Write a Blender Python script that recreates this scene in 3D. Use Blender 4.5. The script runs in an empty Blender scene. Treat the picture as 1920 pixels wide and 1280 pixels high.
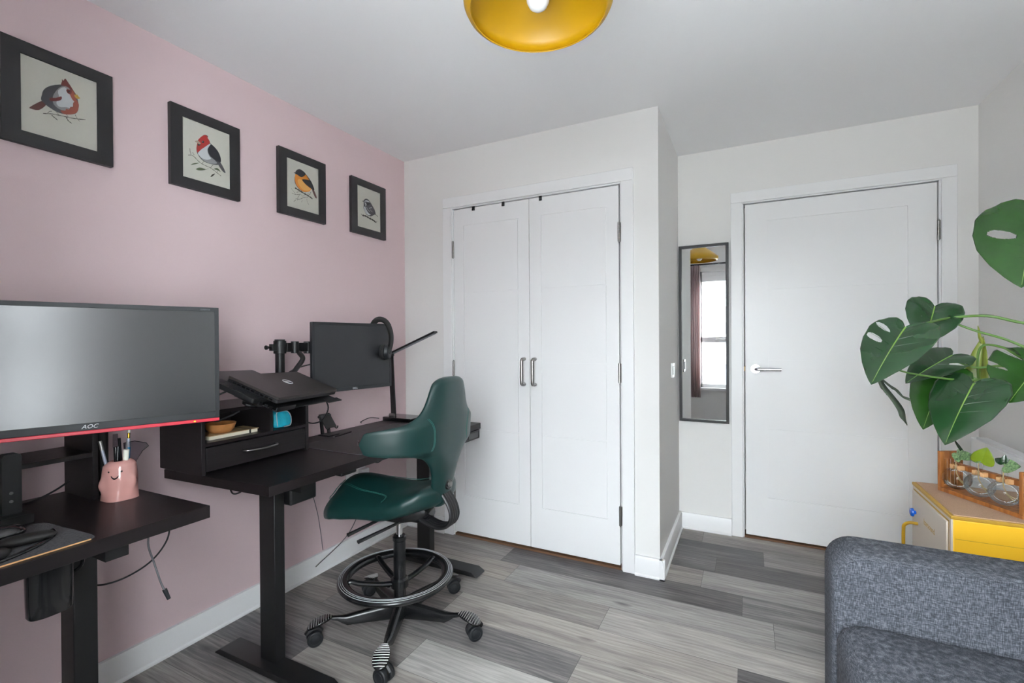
import bpy, bmesh, math, random
import numpy as np
from mathutils import Vector, Matrix
random.seed(7)
C = bpy.context.scene.collection
sc = bpy.context.scene
PI = math.pi

# ---------------------------------------------------------------- camera, sky, exposure
cam_d = bpy.data.cameras.new('camera'); cam = bpy.data.objects.new('camera', cam_d); C.objects.link(cam)
cam_d.sensor_width = 36.0; cam_d.lens = 883.12 * 36.0 / 1920.0; cam_d.clip_start = 0.02
yaw, pit, rol = 0.4658, -0.0048, -0.0063
Fv = Vector((-math.sin(yaw)*math.cos(pit), math.cos(yaw)*math.cos(pit), math.sin(pit)))
R0 = Vector((math.cos(yaw), math.sin(yaw), 0)); U0 = R0.cross(Fv)
Rv = R0*math.cos(rol) + U0*math.sin(rol); Uv = -R0*math.sin(rol) + U0*math.cos(rol)
M = Matrix((Rv, Uv, -Fv)).transposed().to_4x4(); M.translation = Vector((2.0358, 0.0, 1.2223))
cam.matrix_world = M
sc.camera = cam
sc.view_settings.view_transform = 'Standard'; sc.view_settings.look = 'None'
sc.view_settings.gamma = 1.0; sc.view_settings.use_curve_mapping = False
sc.view_settings.exposure = 0.0
sc.cycles.max_bounces = 24; sc.cycles.diffuse_bounces = 16; sc.cycles.glossy_bounces = 6; sc.cycles.transparent_max_bounces = 16
SKY = 28.5
w = bpy.data.worlds.new('daylight'); sc.world = w; w.use_nodes = True
bgn = w.node_tree.nodes['Background']; bgn.inputs[0].default_value = (0.90, 0.955, 1.0, 1); bgn.inputs[1].default_value = SKY
for pname, pxc, pw in (('window_portal', 1.935, .99),):    # sky sampling through the window
    ld = bpy.data.lights.new(pname, 'AREA'); ld.shape = 'RECTANGLE'; ld.size = pw; ld.size_y = 1.54
    lo = bpy.data.objects.new(pname, ld); C.objects.link(lo)
    lo.location = (pxc, -0.37, 1.34); lo.rotation_euler = (PI/2, 0, PI)   # faces +y into the room
    ld.cycles.is_portal = True

# ---------------------------------------------------------------- materials
def lin(r, g, b):
    f = lambda c: c/12.92 if c <= .04045 else ((c+.055)/1.055)**2.4
    return (f(r/255.), f(g/255.), f(b/255.), 1)
def mat(name, col, rough=.5, metal=0., bump=0., bscale=200., var=0., vscale=20., stretch=None, coat=0., spec=.5, darker=None):
    m = bpy.data.materials.new(name); m.use_nodes = True
    nt = m.node_tree; p = nt.nodes['Principled BSDF']
    p.inputs['Base Color'].default_value = col; p.inputs['Roughness'].default_value = rough
    p.inputs['Metallic'].default_value = metal; p.inputs['Specular IOR Level'].default_value = spec
    p.inputs['Coat Weight'].default_value = coat
    tc = nt.nodes.new('ShaderNodeTexCoord'); mp = nt.nodes.new('ShaderNodeMapping')
    nt.links.new(tc.outputs['Object'], mp.inputs[0])
    if stretch: mp.inputs['Scale'].default_value = stretch
    if var or darker:
        n = nt.nodes.new('ShaderNodeTexNoise'); n.inputs['Scale'].default_value = vscale; n.inputs['Detail'].default_value = 5
        nt.links.new(mp.outputs[0], n.inputs['Vector'])
        r = nt.nodes.new('ShaderNodeValToRGB'); nt.links.new(n.outputs[0], r.inputs[0])
        r.color_ramp.elements[0].position = .3; r.color_ramp.elements[1].position = .7
        d = darker if darker else tuple(c*(1-var) for c in col[:3])+(1,)
        u = col if darker else tuple(min(1, c*(1+var)) for c in col[:3])+(1,)
        r.color_ramp.elements[0].color = d; r.color_ramp.elements[1].color = u
        nt.links.new(r.outputs[0], p.inputs['Base Color'])
    if bump:
        n2 = nt.nodes.new('ShaderNodeTexNoise'); n2.inputs['Scale'].default_value = bscale; n2.inputs['Detail'].default_value = 3
        nt.links.new(mp.outputs[0], n2.inputs['Vector'])
        b = nt.nodes.new('ShaderNodeBump'); b.inputs['Strength'].default_value = bump; b.inputs['Distance'].default_value = .002
        nt.links.new(n2.outputs[0], b.inputs['Height']); nt.links.new(b.outputs[0], p.inputs['Normal'])
    return m
def emis(name, col, s):
    m = mat(name, col); p = m.node_tree.nodes['Principled BSDF']
    p.inputs['Emission Color'].default_value = col; p.inputs['Emission Strength'].default_value = s
    return m
def thin_glass(name, tint=(1, 1, 1, 1), refl=.08):
    m = bpy.data.materials.new(name); m.use_nodes = True; nt = m.node_tree; nt.nodes.clear()
    o = nt.nodes.new('ShaderNodeOutputMaterial'); mx = nt.nodes.new('ShaderNodeMixShader')
    t = nt.nodes.new('ShaderNodeBsdfTransparent'); g = nt.nodes.new('ShaderNodeBsdfGlossy'); fr = nt.nodes.new('ShaderNodeLayerWeight')
    t.inputs[0].default_value = tint; g.inputs['Roughness'].default_value = .02; fr.inputs[0].default_value = refl*3
    ml = nt.nodes.new('ShaderNodeMath'); ml.operation = 'MULTIPLY'; ml.inputs[1].default_value = .55; nt.links.new(fr.outputs['Fresnel'], ml.inputs[0]); nt.links.new(ml.outputs[0], mx.inputs[0]); nt.links.new(t.outputs[0], mx.inputs[1]); nt.links.new(g.outputs[0], mx.inputs[2])
    nt.links.new(mx.outputs[0], o.inputs[0]); return m

K = {}
K['pink'] = mat('pink_paint', (.64, .495, .51, 1), .7, bump=.08, bscale=260)
K['grey'] = mat('pale_grey_paint', (.80, .79, .775, 1), .7, bump=.08, bscale=260)
K['ceil'] = mat('ceiling_paint', (.88, .88, .89, 1), .8, bump=.06, bscale=300)
K['white'] = mat('white_gloss_paint', (.86, .86, .865, 1), .35, bump=.03, bscale=60)
K['blackwood'] = mat('black_brown_laminate', lin(30, 26, 28), .45, spec=.35, bump=.25, bscale=60, stretch=(1.5, .6, 14), var=.28, vscale=9)
K['blackwoodtop'] = mat('black_brown_top', lin(24, 19, 21), .40, spec=.4, bump=.12, bscale=40, stretch=(14, .8, 4), var=.22, vscale=9)
K['blackmetal'] = mat('black_powder_metal', lin(20, 20, 22), .42, bump=.1, bscale=500, metal=.1)
K['blackplastic'] = mat('black_plastic', lin(18, 18, 20), .42, bump=.05, bscale=400)
K['gloss'] = mat('black_gloss', lin(16, 16, 19), .18, coat=.3)
K['bezel'] = mat('charcoal_bezel', lin(24, 27, 31), .48)
K['screen'] = mat('matte_screen', lin(26, 28, 30), .25, spec=1.0)
K['screen2'] = mat('dull_screen', lin(38, 39, 42), .5)
K['red'] = mat('red_plastic', lin(205, 52, 70), .35)
K['led'] = emis('amber_led', lin(255, 170, 40), 3.0)
K['steel'] = mat('brushed_steel', lin(150, 148, 145), .28, metal=1.)
K['chrome'] = mat('chrome', lin(215, 215, 218), .08, metal=1.)
K['leather'] = mat('green_leather', lin(12, 45, 43), .36, bump=.18, bscale=900, spec=.5)
K['leatherseam'] = mat('green_stitch', lin(38, 98, 90), .6)
K['chromeless'] = mat('satin_black_aluminium', lin(17, 18, 20), .27, coat=.1)
K['stripe'] = mat('worn_metal_ridge', lin(190, 190, 188), .4, metal=.6)
K['stripe2'] = mat('light_grip', lin(170, 172, 175), .4)
K['framewood'] = mat('black_frame', lin(22, 21, 24), .5, bump=.15, bscale=300)
K['paper'] = mat('print_paper', lin(205, 203, 192), .7)
K['bottle'] = mat('white_ceramic', lin(235, 235, 235), .3)
K['yellow'] = mat('mustard_enamel', lin(172, 131, 0), .45)
K['cabyellow'] = mat('yellow_lacquer', lin(238, 184, 40), .45)
K['cabbeige'] = mat('beige_lacquer', lin(206, 194, 180), .5)
K['cork'] = mat('cork', lin(176, 144, 118), .85, bump=.4, bscale=500, var=.16, vscale=380)
K['cabedge'] = mat('ochre_edge', lin(176, 136, 44), .5)
K['blue'] = mat('blue_plastic', lin(10, 90, 200), .25)
K['rackwood'] = mat('orange_brown_wood', lin(172, 108, 50), .5, bump=.2, bscale=40, stretch=(6, 6, 1), darker=lin(118, 68, 28), vscale=12)
K['rackend'] = mat('pale_wood_end', lin(214, 168, 118), .6, var=.08, vscale=60)
K['leafg'] = mat('monstera_green', lin(30, 68, 18), .27, bump=.1, bscale=40, var=.22, vscale=9, coat=.15)
K['leafd'] = mat('monstera_dark', lin(24, 56, 27), .25, bump=.1, bscale=40, var=.2, vscale=9, coat=.2)
K['leafy'] = mat('monstera_young', lin(120, 132, 48), .4, var=.2, vscale=14)
K['leafw'] = mat('wilted_leaf', lin(62, 74, 58), .55, var=.25, vscale=20)
K['leafb'] = mat('bright_leaf', lin(118, 140, 24), .3, var=.15, vscale=30)
K['leafv'] = mat('variegated_leaf', lin(38, 72, 40), .35, darker=lin(150, 182, 128), vscale=160)
K['rib'] = mat('leaf_rib', lin(112, 142, 62), .5)
K['stem'] = mat('green_stem', lin(86, 118, 52), .45)
K['soil'] = mat('soil', lin(50, 38, 30), .95, bump=.8, bscale=120)
K['potclay'] = mat('grey_pot', lin(120, 120, 122), .7)
K['root'] = mat('root', lin(178, 160, 118), .6)
K['glass'] = thin_glass('clear_glass', (.975, .98, .98, 1), .10)
K['pane'] = thin_glass('window_pane', (.97, .98, .98, 1), .04)
K['water'] = thin_glass('water', (.93, .95, .955, 1), .03)
K['mirror'] = mat('mirror_silver', (.86, .88, .88, 1), .01, metal=1.)
K['threshold'] = mat('oak_threshold', lin(104, 74, 52), .7, var=.2, vscale=60, stretch=(1, 8, 8))
K['dark'] = mat('cupboard_inside', lin(60, 60, 62), .8)
K['potpink'] = mat('pink_glaze', lin(198, 146, 140), .14, coat=.5)
K['felt'] = mat('grey_felt', lin(92, 92, 94), .95, bump=.8, bscale=500, darker=lin(62, 62, 66), vscale=160)
K['feltedge'] = mat('cork_felt_edge', lin(205, 160, 110), .8)
K['rubber'] = mat('soft_black_rubber', lin(24, 23, 23), .6)
K['teal'] = mat('turquoise_fabric', lin(24, 176, 200), .6, bump=.3, bscale=300, var=.12, vscale=40)
K['corkbowl'] = mat('cork_bowl', lin(190, 128, 72), .75, var=.12, vscale=60)
K['page'] = mat('cream_pages', lin(225, 218, 196), .8)
K['booktan'] = mat('kraft_cover', lin(176, 150, 110), .7)
K['curtain'] = mat('mauve_curtain', lin(206, 186, 188), .9, bump=.3, bscale=500)
_nt = K['curtain'].node_tree; _tr = _nt.nodes.new('ShaderNodeBsdfTranslucent'); _tr.inputs[0].default_value = (.62, .48, .46, 1); _mx = _nt.nodes.new('ShaderNodeMixShader'); _mx.inputs[0].default_value = .35
_nt.links.new(_nt.nodes['Principled BSDF'].outputs[0], _mx.inputs[1]); _nt.links.new(_tr.outputs[0], _mx.inputs[2]); _nt.links.new(_mx.outputs[0], _nt.nodes['Material Output'].inputs[0])
K['facade'] = mat('pale_render', (.78, .76, .73, 1), .9, var=.03, vscale=2)
K['facade2'] = mat('grey_roof', lin(165, 168, 172), .9)
K['ground'] = mat('asphalt', (.6, .6, .59, 1), .9)
K['darkwin'] = mat('far_window_glass', lin(90, 96, 104), .2)
K['logo'] = mat('silver_print', lin(205, 205, 208), .4)
K['logodim'] = mat('dim_print', lin(110, 116, 122), .5)
K['laptoplid'] = mat('laptop_lid', lin(42, 38, 37), .45, bump=.05, bscale=600)
K['cable'] = mat('cable_rubber', lin(30, 30, 32), .45)
K['cablegrey'] = mat('grey_cable', lin(96, 94, 98), .45)
K['gold'] = mat('gold', lin(210, 160, 60), .25, metal=1.)
K['bluepen'] = mat('blue_pen', lin(0, 150, 205), .3)
K['palepen'] = mat('silver_pen', lin(165, 168, 180), .3, metal=.5)
K['whitepen'] = mat('white_pen', lin(238, 238, 225), .4)
K['clearplastic'] = thin_glass('smoky_clear', (.72, .72, .76, 1), .03)
INK = {n: mat('ink_'+n, lin(*c), .75) for n, c in dict(brown=(96, 60, 56), slate=(78, 78, 82), palegrey=(150, 150, 150), white=(205, 208, 210), darkred=(104, 44, 42),
    rust=(140, 74, 60), black=(42, 43, 48), yellow=(196, 158, 76), twig=(60, 52, 42), red=(158, 42, 40), cream=(168, 152, 134), leaf=(84, 94, 66), amber=(196, 122, 42), ochre=(208, 156, 84), bark=(66, 62, 52)).items()}

def floor_mat():
    m = bpy.data.materials.new('grey_oak_planks'); m.use_nodes = True; nt = m.node_tree; p = nt.nodes['Principled BSDF']; L = nt.links.new
    N = nt.nodes.new
    at = N('ShaderNodeAttribute'); at.attribute_name = 'plank'; sep = N('ShaderNodeSeparateColor'); L(at.outputs['Color'], sep.inputs[0])
    tc = N('ShaderNodeTexCoord'); off = N('ShaderNodeVectorMath'); off.operation = 'SCALE'; off.inputs[3].default_value = 37.
    L(at.outputs['Color'], off.inputs[0])
    ad = N('ShaderNodeVectorMath'); L(tc.outputs['Object'], ad.inputs[0]); L(off.outputs[0], ad.inputs[1])
    # broad figure
    mp = N('ShaderNodeMapping'); mp.inputs['Scale'].default_value = (1.1, 9, 1); L(ad.outputs[0], mp.inputs[0])
    n1 = N('ShaderNodeTexNoise'); n1.inputs['Scale'].default_value = 1.6; n1.inputs['Detail'].default_value = 7; n1.inputs['Distortion'].default_value = .9; L(mp.outputs[0], n1.inputs['Vector'])
    mp2 = N('ShaderNodeMapping'); mp2.inputs['Scale'].default_value = (5, 130, 1); L(ad.outputs[0], mp2.inputs[0])
    n2 = N('ShaderNodeTexNoise'); n2.inputs['Scale'].default_value = 2.0; n2.inputs['Detail'].default_value = 6; L(mp2.outputs[0], n2.inputs['Vector'])
    mp3 = N('ShaderNodeMapping'); mp3.inputs['Scale'].default_value = (2.6, 8, 1); L(ad.outputs[0], mp3.inputs[0])
    vo = N('ShaderNodeTexVoronoi'); vo.inputs['Scale'].default_value = .9; L(mp3.outputs[0], vo.inputs['Vector'])
    kn = N('ShaderNodeMapRange'); kn.inputs[1].default_value = .02; kn.inputs[2].default_value = .13; kn.inputs[3].default_value = .35; kn.inputs[4].default_value = 1.; L(vo.outputs['Distance'], kn.inputs[0])
    wv = N('ShaderNodeTexWave'); wv.wave_type = 'BANDS'; wv.bands_direction = 'Y'; wv.inputs['Scale'].default_value = 7; wv.inputs['Distortion'].default_value = 9; wv.inputs['Detail'].default_value = 2; wv.inputs['Detail Scale'].default_value = .7
    mp4 = N('ShaderNodeMapping'); mp4.inputs['Scale'].default_value = (.5, 2.2, 1); L(ad.outputs[0], mp4.inputs[0]); L(mp4.outputs[0], wv.inputs['Vector'])
    def mth(op, a, b):
        k = N('ShaderNodeMath'); k.operation = op
        for i, v in enumerate((a, b)):
            if isinstance(v, (int, float)): k.inputs[i].default_value = v
            else: L(v, k.inputs[i])
        return k.outputs[0]
    a = mth('MULTIPLY', mth('SUBTRACT', n1.outputs[0], .5), .75)
    b = mth('MULTIPLY', mth('SUBTRACT', n2.outputs[0], .5), .55)
    c = mth('MULTIPLY', mth('SUBTRACT', wv.outputs[0], .5), .10)
    t = mth('ADD', mth('ADD', sep.outputs[0], a), mth('ADD', b, c))
    t = mth('MULTIPLY', t, kn.outputs[0])
    r = N('ShaderNodeValToRGB'); L(t, r.inputs[0])
    e = r.color_ramp.elements; e[0].position = -0.0; e[0].color = lin(60, 59, 61); e[1].position = 1.; e[1].color = lin(196, 194, 190)
    e2 = r.color_ramp.elements.new(.3); e2.color = lin(104, 102, 103); e3 = r.color_ramp.elements.new(.6); e3.color = lin(150, 147, 144)
    wm = N('ShaderNodeMix'); wm.data_type = 'RGBA'; wm.blend_type = 'MULTIPLY'; L(sep.outputs[2], wm.inputs[0]); L(r.outputs[0], wm.inputs[6]); wm.inputs[7].default_value = (1.0, .93, .87, 1)
    L(wm.outputs[2], p.inputs['Base Color']); p.inputs['Roughness'].default_value = .42; p.inputs['Specular IOR Level'].default_value = .35
    bm_ = N('ShaderNodeBump'); bm_.inputs['Strength'].default_value = .15; bm_.inputs['Distance'].default_value = .002; L(n2.outputs[0], bm_.inputs['Height']); L(bm_.outputs[0], p.inputs['Normal'])
    return m
def fabric_mat(name, c0, c1, c2, s=1.):
    m = bpy.data.materials.new(name); m.use_nodes = True; nt = m.node_tree; p = nt.nodes['Principled BSDF']; L = nt.links.new; N = nt.nodes.new
    tc = N('ShaderNodeTexCoord'); outs = []
    for sc3 in ((30, 30, 260), (230, 230, 34)):
        mp = N('ShaderNodeMapping'); mp.inputs['Scale'].default_value = tuple(v*s for v in sc3); L(tc.outputs['Object'], mp.inputs[0])
        n = N('ShaderNodeTexNoise'); n.inputs['Scale'].default_value = 1.5; n.inputs['Detail'].default_value = 4; L(mp.outputs[0], n.inputs['Vector']); outs.append(n.outputs[0])
    ad = N('ShaderNodeMath'); ad.operation = 'ADD'; L(outs[0], ad.inputs[0]); L(outs[1], ad.inputs[1])
    hf = N('ShaderNodeMath'); hf.operation = 'MULTIPLY'; hf.inputs[1].default_value = .5; L(ad.outputs[0], hf.inputs[0])
    r = N('ShaderNodeValToRGB'); L(hf.outputs[0], r.inputs[0]); e = r.color_ramp.elements
    e[0].position = .38; e[0].color = c0; e[1].position = .64; e[1].color = c2; q = e.new(.5); q.color = c1
    L(r.outputs[0], p.inputs['Base Color']); p.inputs['Roughness'].default_value = .95; p.inputs['Specular IOR Level'].default_value = .2
    b = N('ShaderNodeBump'); b.inputs['Strength'].default_value = .5; b.inputs['Distance'].default_value = .002; L(hf.outputs[0], b.inputs['Height']); L(b.outputs[0], p.inputs['Normal'])
    return m
K['sofa'] = fabric_mat('grey_melange_fabric', lin(52, 55, 61), lin(76, 79, 86), lin(116, 119, 127), 1.7)

# ---------------------------------------------------------------- mesh helpers
def box(bm, a, b):
    v = [bm.verts.new((x, y, z)) for x in (a[0], b[0]) for y in (a[1], b[1]) for z in (a[2], b[2])]
    for f in ((0, 1, 3, 2), (4, 6, 7, 5), (0, 4, 5, 1), (2, 3, 7, 6), (0, 2, 6, 4), (1, 5, 7, 3)): bm.faces.new([v[i] for i in f])
    return v
def slab(bm, quad, vec):
    vec = Vector(vec); a = [bm.verts.new(q) for q in quad]; b = [bm.verts.new(Vector(q)+vec) for q in quad]
    n = len(a); bm.faces.new(a); bm.faces.new(b[::-1])
    for i in range(n): bm.faces.new((a[i], b[i], b[(i+1) % n], a[(i+1) % n]))
def frame_of(d):
    d = d.normalized(); u = Vector((0, 0, 1)) if abs(d.z) < .95 else Vector((1, 0, 0))
    x = u.cross(d).normalized(); return x, d.cross(x).normalized()
def cyl(bm, p, q, r, r2=None, n=20, cap=True):
    p = Vector(p); q = Vector(q); r2 = r if r2 is None else r2; x, y = frame_of(q-p)
    A = [bm.verts.new(p + (x*math.cos(2*PI*i/n)+y*math.sin(2*PI*i/n))*r) for i in range(n)]
    B = [bm.verts.new(q + (x*math.cos(2*PI*i/n)+y*math.sin(2*PI*i/n))*r2) for i in range(n)]
    for i in range(n): bm.faces.new((A[i], A[(i+1) % n], B[(i+1) % n], B[i]))
    if cap: bm.faces.new(A[::-1]); bm.faces.new(B)
def smooth_path(pts, k=6):
    P = [Vector(p) for p in pts]; P = [P[0]*2-P[1]] + P + [P[-1]*2-P[-2]]; out = []
    for i in range(1, len(P)-2):
        a, b, c, d = P[i-1:i+3]
        for j in range(k):
            t = j/k; out.append(.5*((2*b)+(c-a)*t+(2*a-5*b+4*c-d)*t*t+(3*b-a-3*c+d)*t**3))
    out.append(P[-2]); return out
def tube(bm, pts, r, n=10, k=6, closed=False, smooth=True, flat=1.):
    P = smooth_path(pts, k) if smooth and not closed else [Vector(p) for p in pts]
    m = len(P); rings = []; px = None
    for i, p in enumerate(P):
        d = (P[(i+1) % m]-P[i-1]) if closed else (P[min(i+1, m-1)]-P[max(i-1, 0)])
        d.normalize()
        if px is None: x, y = frame_of(d)
        else: x = (px - d*px.dot(d)).normalized(); y = d.cross(x)
        px = x; rr = r(i/(m-1)) if callable(r) else r
        rings.append([bm.verts.new(p+(x*math.cos(2*PI*j/n)+y*math.sin(2*PI*j/n)*flat)*rr) for j in range(n)])
    for i in range(m if closed else m-1):
        a, b = rings[i], rings[(i+1) % m]
        for j in range(n): bm.faces.new((a[j], a[(j+1) % n], b[(j+1) % n], b[j]))
    if not closed: bm.faces.new(rings[0][::-1]); bm.faces.new(rings[-1])
def lathe(bm, prof, c=(0, 0, 0), n=40, closed=False):
    rings = []
    for r, z in prof:
        if r < 1e-6: rings.append([bm.verts.new((c[0], c[1], c[2]+z))])
        else: rings.append([bm.verts.new((c[0]+r*math.cos(2*PI*i/n), c[1]+r*math.sin(2*PI*i/n), c[2]+z)) for i in range(n)])
    prs = list(zip(rings[:-1], rings[1:])) + ([(rings[-1], rings[0])] if closed else [])
    for a, b in prs:
        for i in range(n):
            j = (i+1) % n
            if len(a) == 1 and len(b) == 1: continue
            if len(a) == 1: bm.faces.new((a[0], b[j], b[i]))
            elif len(b) == 1: bm.faces.new((a[i], a[j], b[0]))
            else: bm.faces.new((a[i], a[j], b[j], b[i]))
def loft(bm, rings, cap=True):
    V = [[bm.verts.new(p) for p in r] for r in rings]; n = len(V[0])
    for a, b in zip(V[:-1], V[1:]):
        for j in range(n): bm.faces.new((a[j], a[(j+1) % n], b[(j+1) % n], b[j]))
    if cap: bm.faces.new(V[0][::-1]); bm.faces.new(V[-1])
def prism(bm, pts, axis, a, b):
    """2-D outline pts swept along an axis (0,1,2) from a to b"""
    def mk(p, t):
        q = list(p); q.insert(axis, t); return q
    A = [bm.verts.new(mk(p, a)) for p in pts]; B = [bm.verts.new(mk(p, b)) for p in pts]; n = len(pts)
    bm.faces.new(A); bm.faces.new(B[::-1])
    for i in range(n): bm.faces.new((A[i], B[i], B[(i+1) % n], A[(i+1) % n]))
def rrect(x0, z0, x1, z1, r, n=6):
    out = []
    for cx, cz, a0 in ((x1-r, z1-r, 0), (x0+r, z1-r, PI/2), (x0+r, z0+r, PI), (x1-r, z0+r, 1.5*PI)):
        for i in range(n+1): a = a0+PI/2*i/n; out.append((cx+r*math.cos(a), cz+r*math.sin(a)))
    return out
def origin_of(p):
    v = Vector((0, 0, 0))
    while p: v += p.location; p = p.parent
    return v
def obj(name, bm, m, parent=None, bevel=0., local=False, angle=35, sub=0, seg=2):
    bmesh.ops.recalc_face_normals(bm, faces=bm.faces)
    me = bpy.data.meshes.new(name)
    if parent and not local: bmesh.ops.translate(bm, verts=bm.verts, vec=-origin_of(parent))
    base = None
    if not parent and not local:
        cs = [v.co for v in bm.verts]; base = Vector(((min(c.x for c in cs)+max(c.x for c in cs))/2, (min(c.y for c in cs)+max(c.y for c in cs))/2, min(c.z for c in cs)))
    bm.to_mesh(me); bm.free()
    for mm in (m if isinstance(m, (list, tuple)) else [m]): me.materials.append(mm)
    me.shade_smooth(); me.set_sharp_from_angle(angle=math.radians(angle))
    o = bpy.data.objects.new(name, me); C.objects.link(o)
    if parent: o.parent = parent
    if bevel:
        b = o.modifiers.new('bevel', 'BEVEL'); b.width = bevel; b.segments = seg; b.limit_method = 'ANGLE'; b.harden_normals = False
    if sub:
        s = o.modifiers.new('subsurf', 'SUBSURF'); s.levels = sub; s.render_levels = sub
    return o
def tag(o, label, cat, group=None):
    o['label'] = label; o['category'] = cat
    if group: o['group'] = group
    return o
def thing(name, label, cat, loc=(0, 0, 0), rz=0., group=None):
    o = bpy.data.objects.new(name, None); C.objects.link(o); o.location = loc; o.rotation_euler = (0, 0, rz); o.empty_display_size = .1
    return tag(o, label, cat, group)
def struct(name, bm, m, parent=None, **k):
    o = obj(name, bm, m, parent, **k)
    if not parent: o['kind'] = 'structure'
    return o
def B(): return bmesh.new()
def bx(name, a, b, m, parent=None, bevel=.0, **k):
    bm = B(); box(bm, a, b); return obj(name, bm, m, parent, bevel, **k)
def text(name, s, m, o, xd, yd, size, parent, shear=0.):
    cu = bpy.data.curves.new('t', 'FONT'); cu.body = s; cu.size = size; cu.align_x = 'CENTER'; cu.align_y = 'CENTER'; cu.shear = shear; cu.extrude = .0002; cu.resolution_u = 3
    to = bpy.data.objects.new('t', cu); C.objects.link(to); dg = bpy.context.evaluated_depsgraph_get()
    me = bpy.data.meshes.new_from_object(to.evaluated_get(dg)); bpy.data.objects.remove(to); bpy.data.curves.remove(cu)
    xd = Vector(xd).normalized(); yd = Vector(yd).normalized(); zd = xd.cross(yd)
    mt = Matrix((xd, yd, zd)).transposed().to_4x4(); mt.translation = Vector(o) - origin_of(parent)
    me.transform(mt); me.name = name
    me.materials.clear(); me.materials.append(m); ob = bpy.data.objects.new(name, me); C.objects.link(ob); ob.parent = parent; return ob

# ---------------------------------------------------------------- the room
XR, YW, XC, YB, H, YN = 3.085, 2.475, 1.628, 3.219, 2.4, -0.22
# floor planks: rows of 0.184 m along x, joints and tones
bm = B(); colr = []
fixed = {2.291: [(.804, .50), (2.005, .24), (9, .36)], 2.107: [(.923, .60), (2.125, .62), (9, .46)], 1.923: [(.26, .40), (1.465, .50), (2.665, .72), (9, .5)],
         1.739: [(.795, .36), (1.996, .66), (9, .16)], 1.555: [(.25, .50), (1.454, .42), (2.66, .60), (9, .4)], 1.371: [(.854, .46), (2.055, .82), (9, .5)],
         2.475: [(.62, .38), (1.82, .52), (3.02, .58), (9, .5)], 2.659: [(1.873, .26), (9, .16)], 2.843: [(2.105, .18), (9, .48)], 3.027: [(1.78, .42), (9, .50)],
         1.187: [(.46, .30), (1.66, .56), (9, .4)], 1.003: [(.9, .42), (2.1, .62), (9, .3)]}
y = YN-.2
k0 = round((2.475-y)/.184)
for k in range(k0, -5, -1):
    ya = round(2.475-.184*k, 3)
    js = fixed.get(ya)
    if js is None:
        s = random.uniform(.2, 1.1); js = [(s+1.2*i, random.choice((.2, .4, .5, .6, .75))) for i in range(4)]
    xa = 0.0
    for xb, tone in js:
        xb = min(xb, XR)
        if xb <= xa: continue
        g = .0006
        vs = [bm.verts.new(q) for q in ((xa+g, ya+g, 0), (xb-g, ya+g, 0), (xb-g, ya+.184-g, 0), (xa+g, ya+.184-g, 0))]
        bm.faces.new(vs); colr.append((tone, random.random(), random.random(), 1)); xa = xb
fl = struct('floor', bm, floor_mat())
ca = fl.data.color_attributes.new('plank', 'FLOAT_COLOR', 'CORNER')
for p in fl.data.polygons:
    for li in p.loop_indices: ca.data[li].color = colr[p.index]
bm = B(); box(bm, (-.3, YN-.35, -.12), (XR+.3, YB+.3, -.0012)); struct('trim_1', bm, K['dark'])

bm = B(); box(bm, (-.14, YN-.12, H), (XR+.14, YB+.14, H+.12)); struct('ceiling', bm, K['ceil'])
bm = B(); box(bm, (-.12, YN-.12, 0), (0, YB+.12, H)); struct('wall_left', bm, K['pink'])
bm = B(); box(bm, (XR, YN-.12, 0), (XR+.12, YB+.12, H)); struct('wall_right', bm, K['grey'])
# wall with the cupboard doors
D1 = (.388, 1.432, 2.036)   # opening x0, x1, top
bm = B(); box(bm, (0, YW, 0), (D1[0]-.02, YW+.1, H)); box(bm, (D1[1]+.02, YW, 0), (XC, YW+.1, H)); box(bm, (D1[0]-.02, YW, D1[2]+.02), (D1[1]+.02, YW+.1, H))
box(bm, (XC-.1, YW+.1, 0), (XC, YB, H)); struct('wall_front', bm, K['grey'])
bm = B(); box(bm, (0, YB-.35, 0), (XC-.1, YB-.3, H)); struct('wall_cupboard', bm, K['dark'])
D2 = (2.010, 2.928, 2.040)
bm = B(); box(bm, (XC-.1, YB, 0), (D2[0]-.02, YB+.1, H)); box(bm, (D2[1]+.02, YB, 0), (XR+.01, YB+.1, H)); box(bm, (D2[0]-.02, YB, D2[2]+.02), (D2[1]+.02, YB+.1, H))
box(bm, (D2[0]-.1, YB+.1, 0), (D2[1]+.1, YB+.14, D2[2]+.1)); struct('wall_back', bm, K['grey'])
# window wall
WX0, WX1, WZ0, WZ1 = 1.44, 2.43, .57, 2.09
bm = B(); box(bm, (0, YN-.12, 0), (WX0, YN, H)); box(bm, (WX1, YN-.12, 0), (XR, YN, H))
for a, b in ((WX0, WX1),): box(bm, (a, YN-.12, 0), (b, YN, WZ0)); box(bm, (a, YN-.12, WZ1), (b, YN, H))
struct('wall_window', bm, K['grey'])

def casing(name, x0, x1, top, yf, wd):
    """architrave and lining round a door opening, front at yf"""
    bm = B(); t = .017
    for a, b in ((x0-wd, x0-.008), (x1+.008, x1+wd)): box(bm, (a, yf-t, 0), (b, yf, top+.008))
    box(bm, (x0-wd, yf-t, top+.008), (x1+wd, yf, top+wd))
    for a, b in ((x0-.02, x0), (x1, x1+.02)): box(bm, (a, yf-.004, 0), (b, yf+.1, top))
    box(bm, (x0-.02, yf-.004, top), (x1+.02, yf+.1, top+.02))
    return struct(name, bm, K['white'], bevel=.003)
casing('trim_2', D1[0], D1[1], D1[2], YW, .072)
casing('trim_3', D2[0], D2[1], D2[2], YB, .072)

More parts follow.
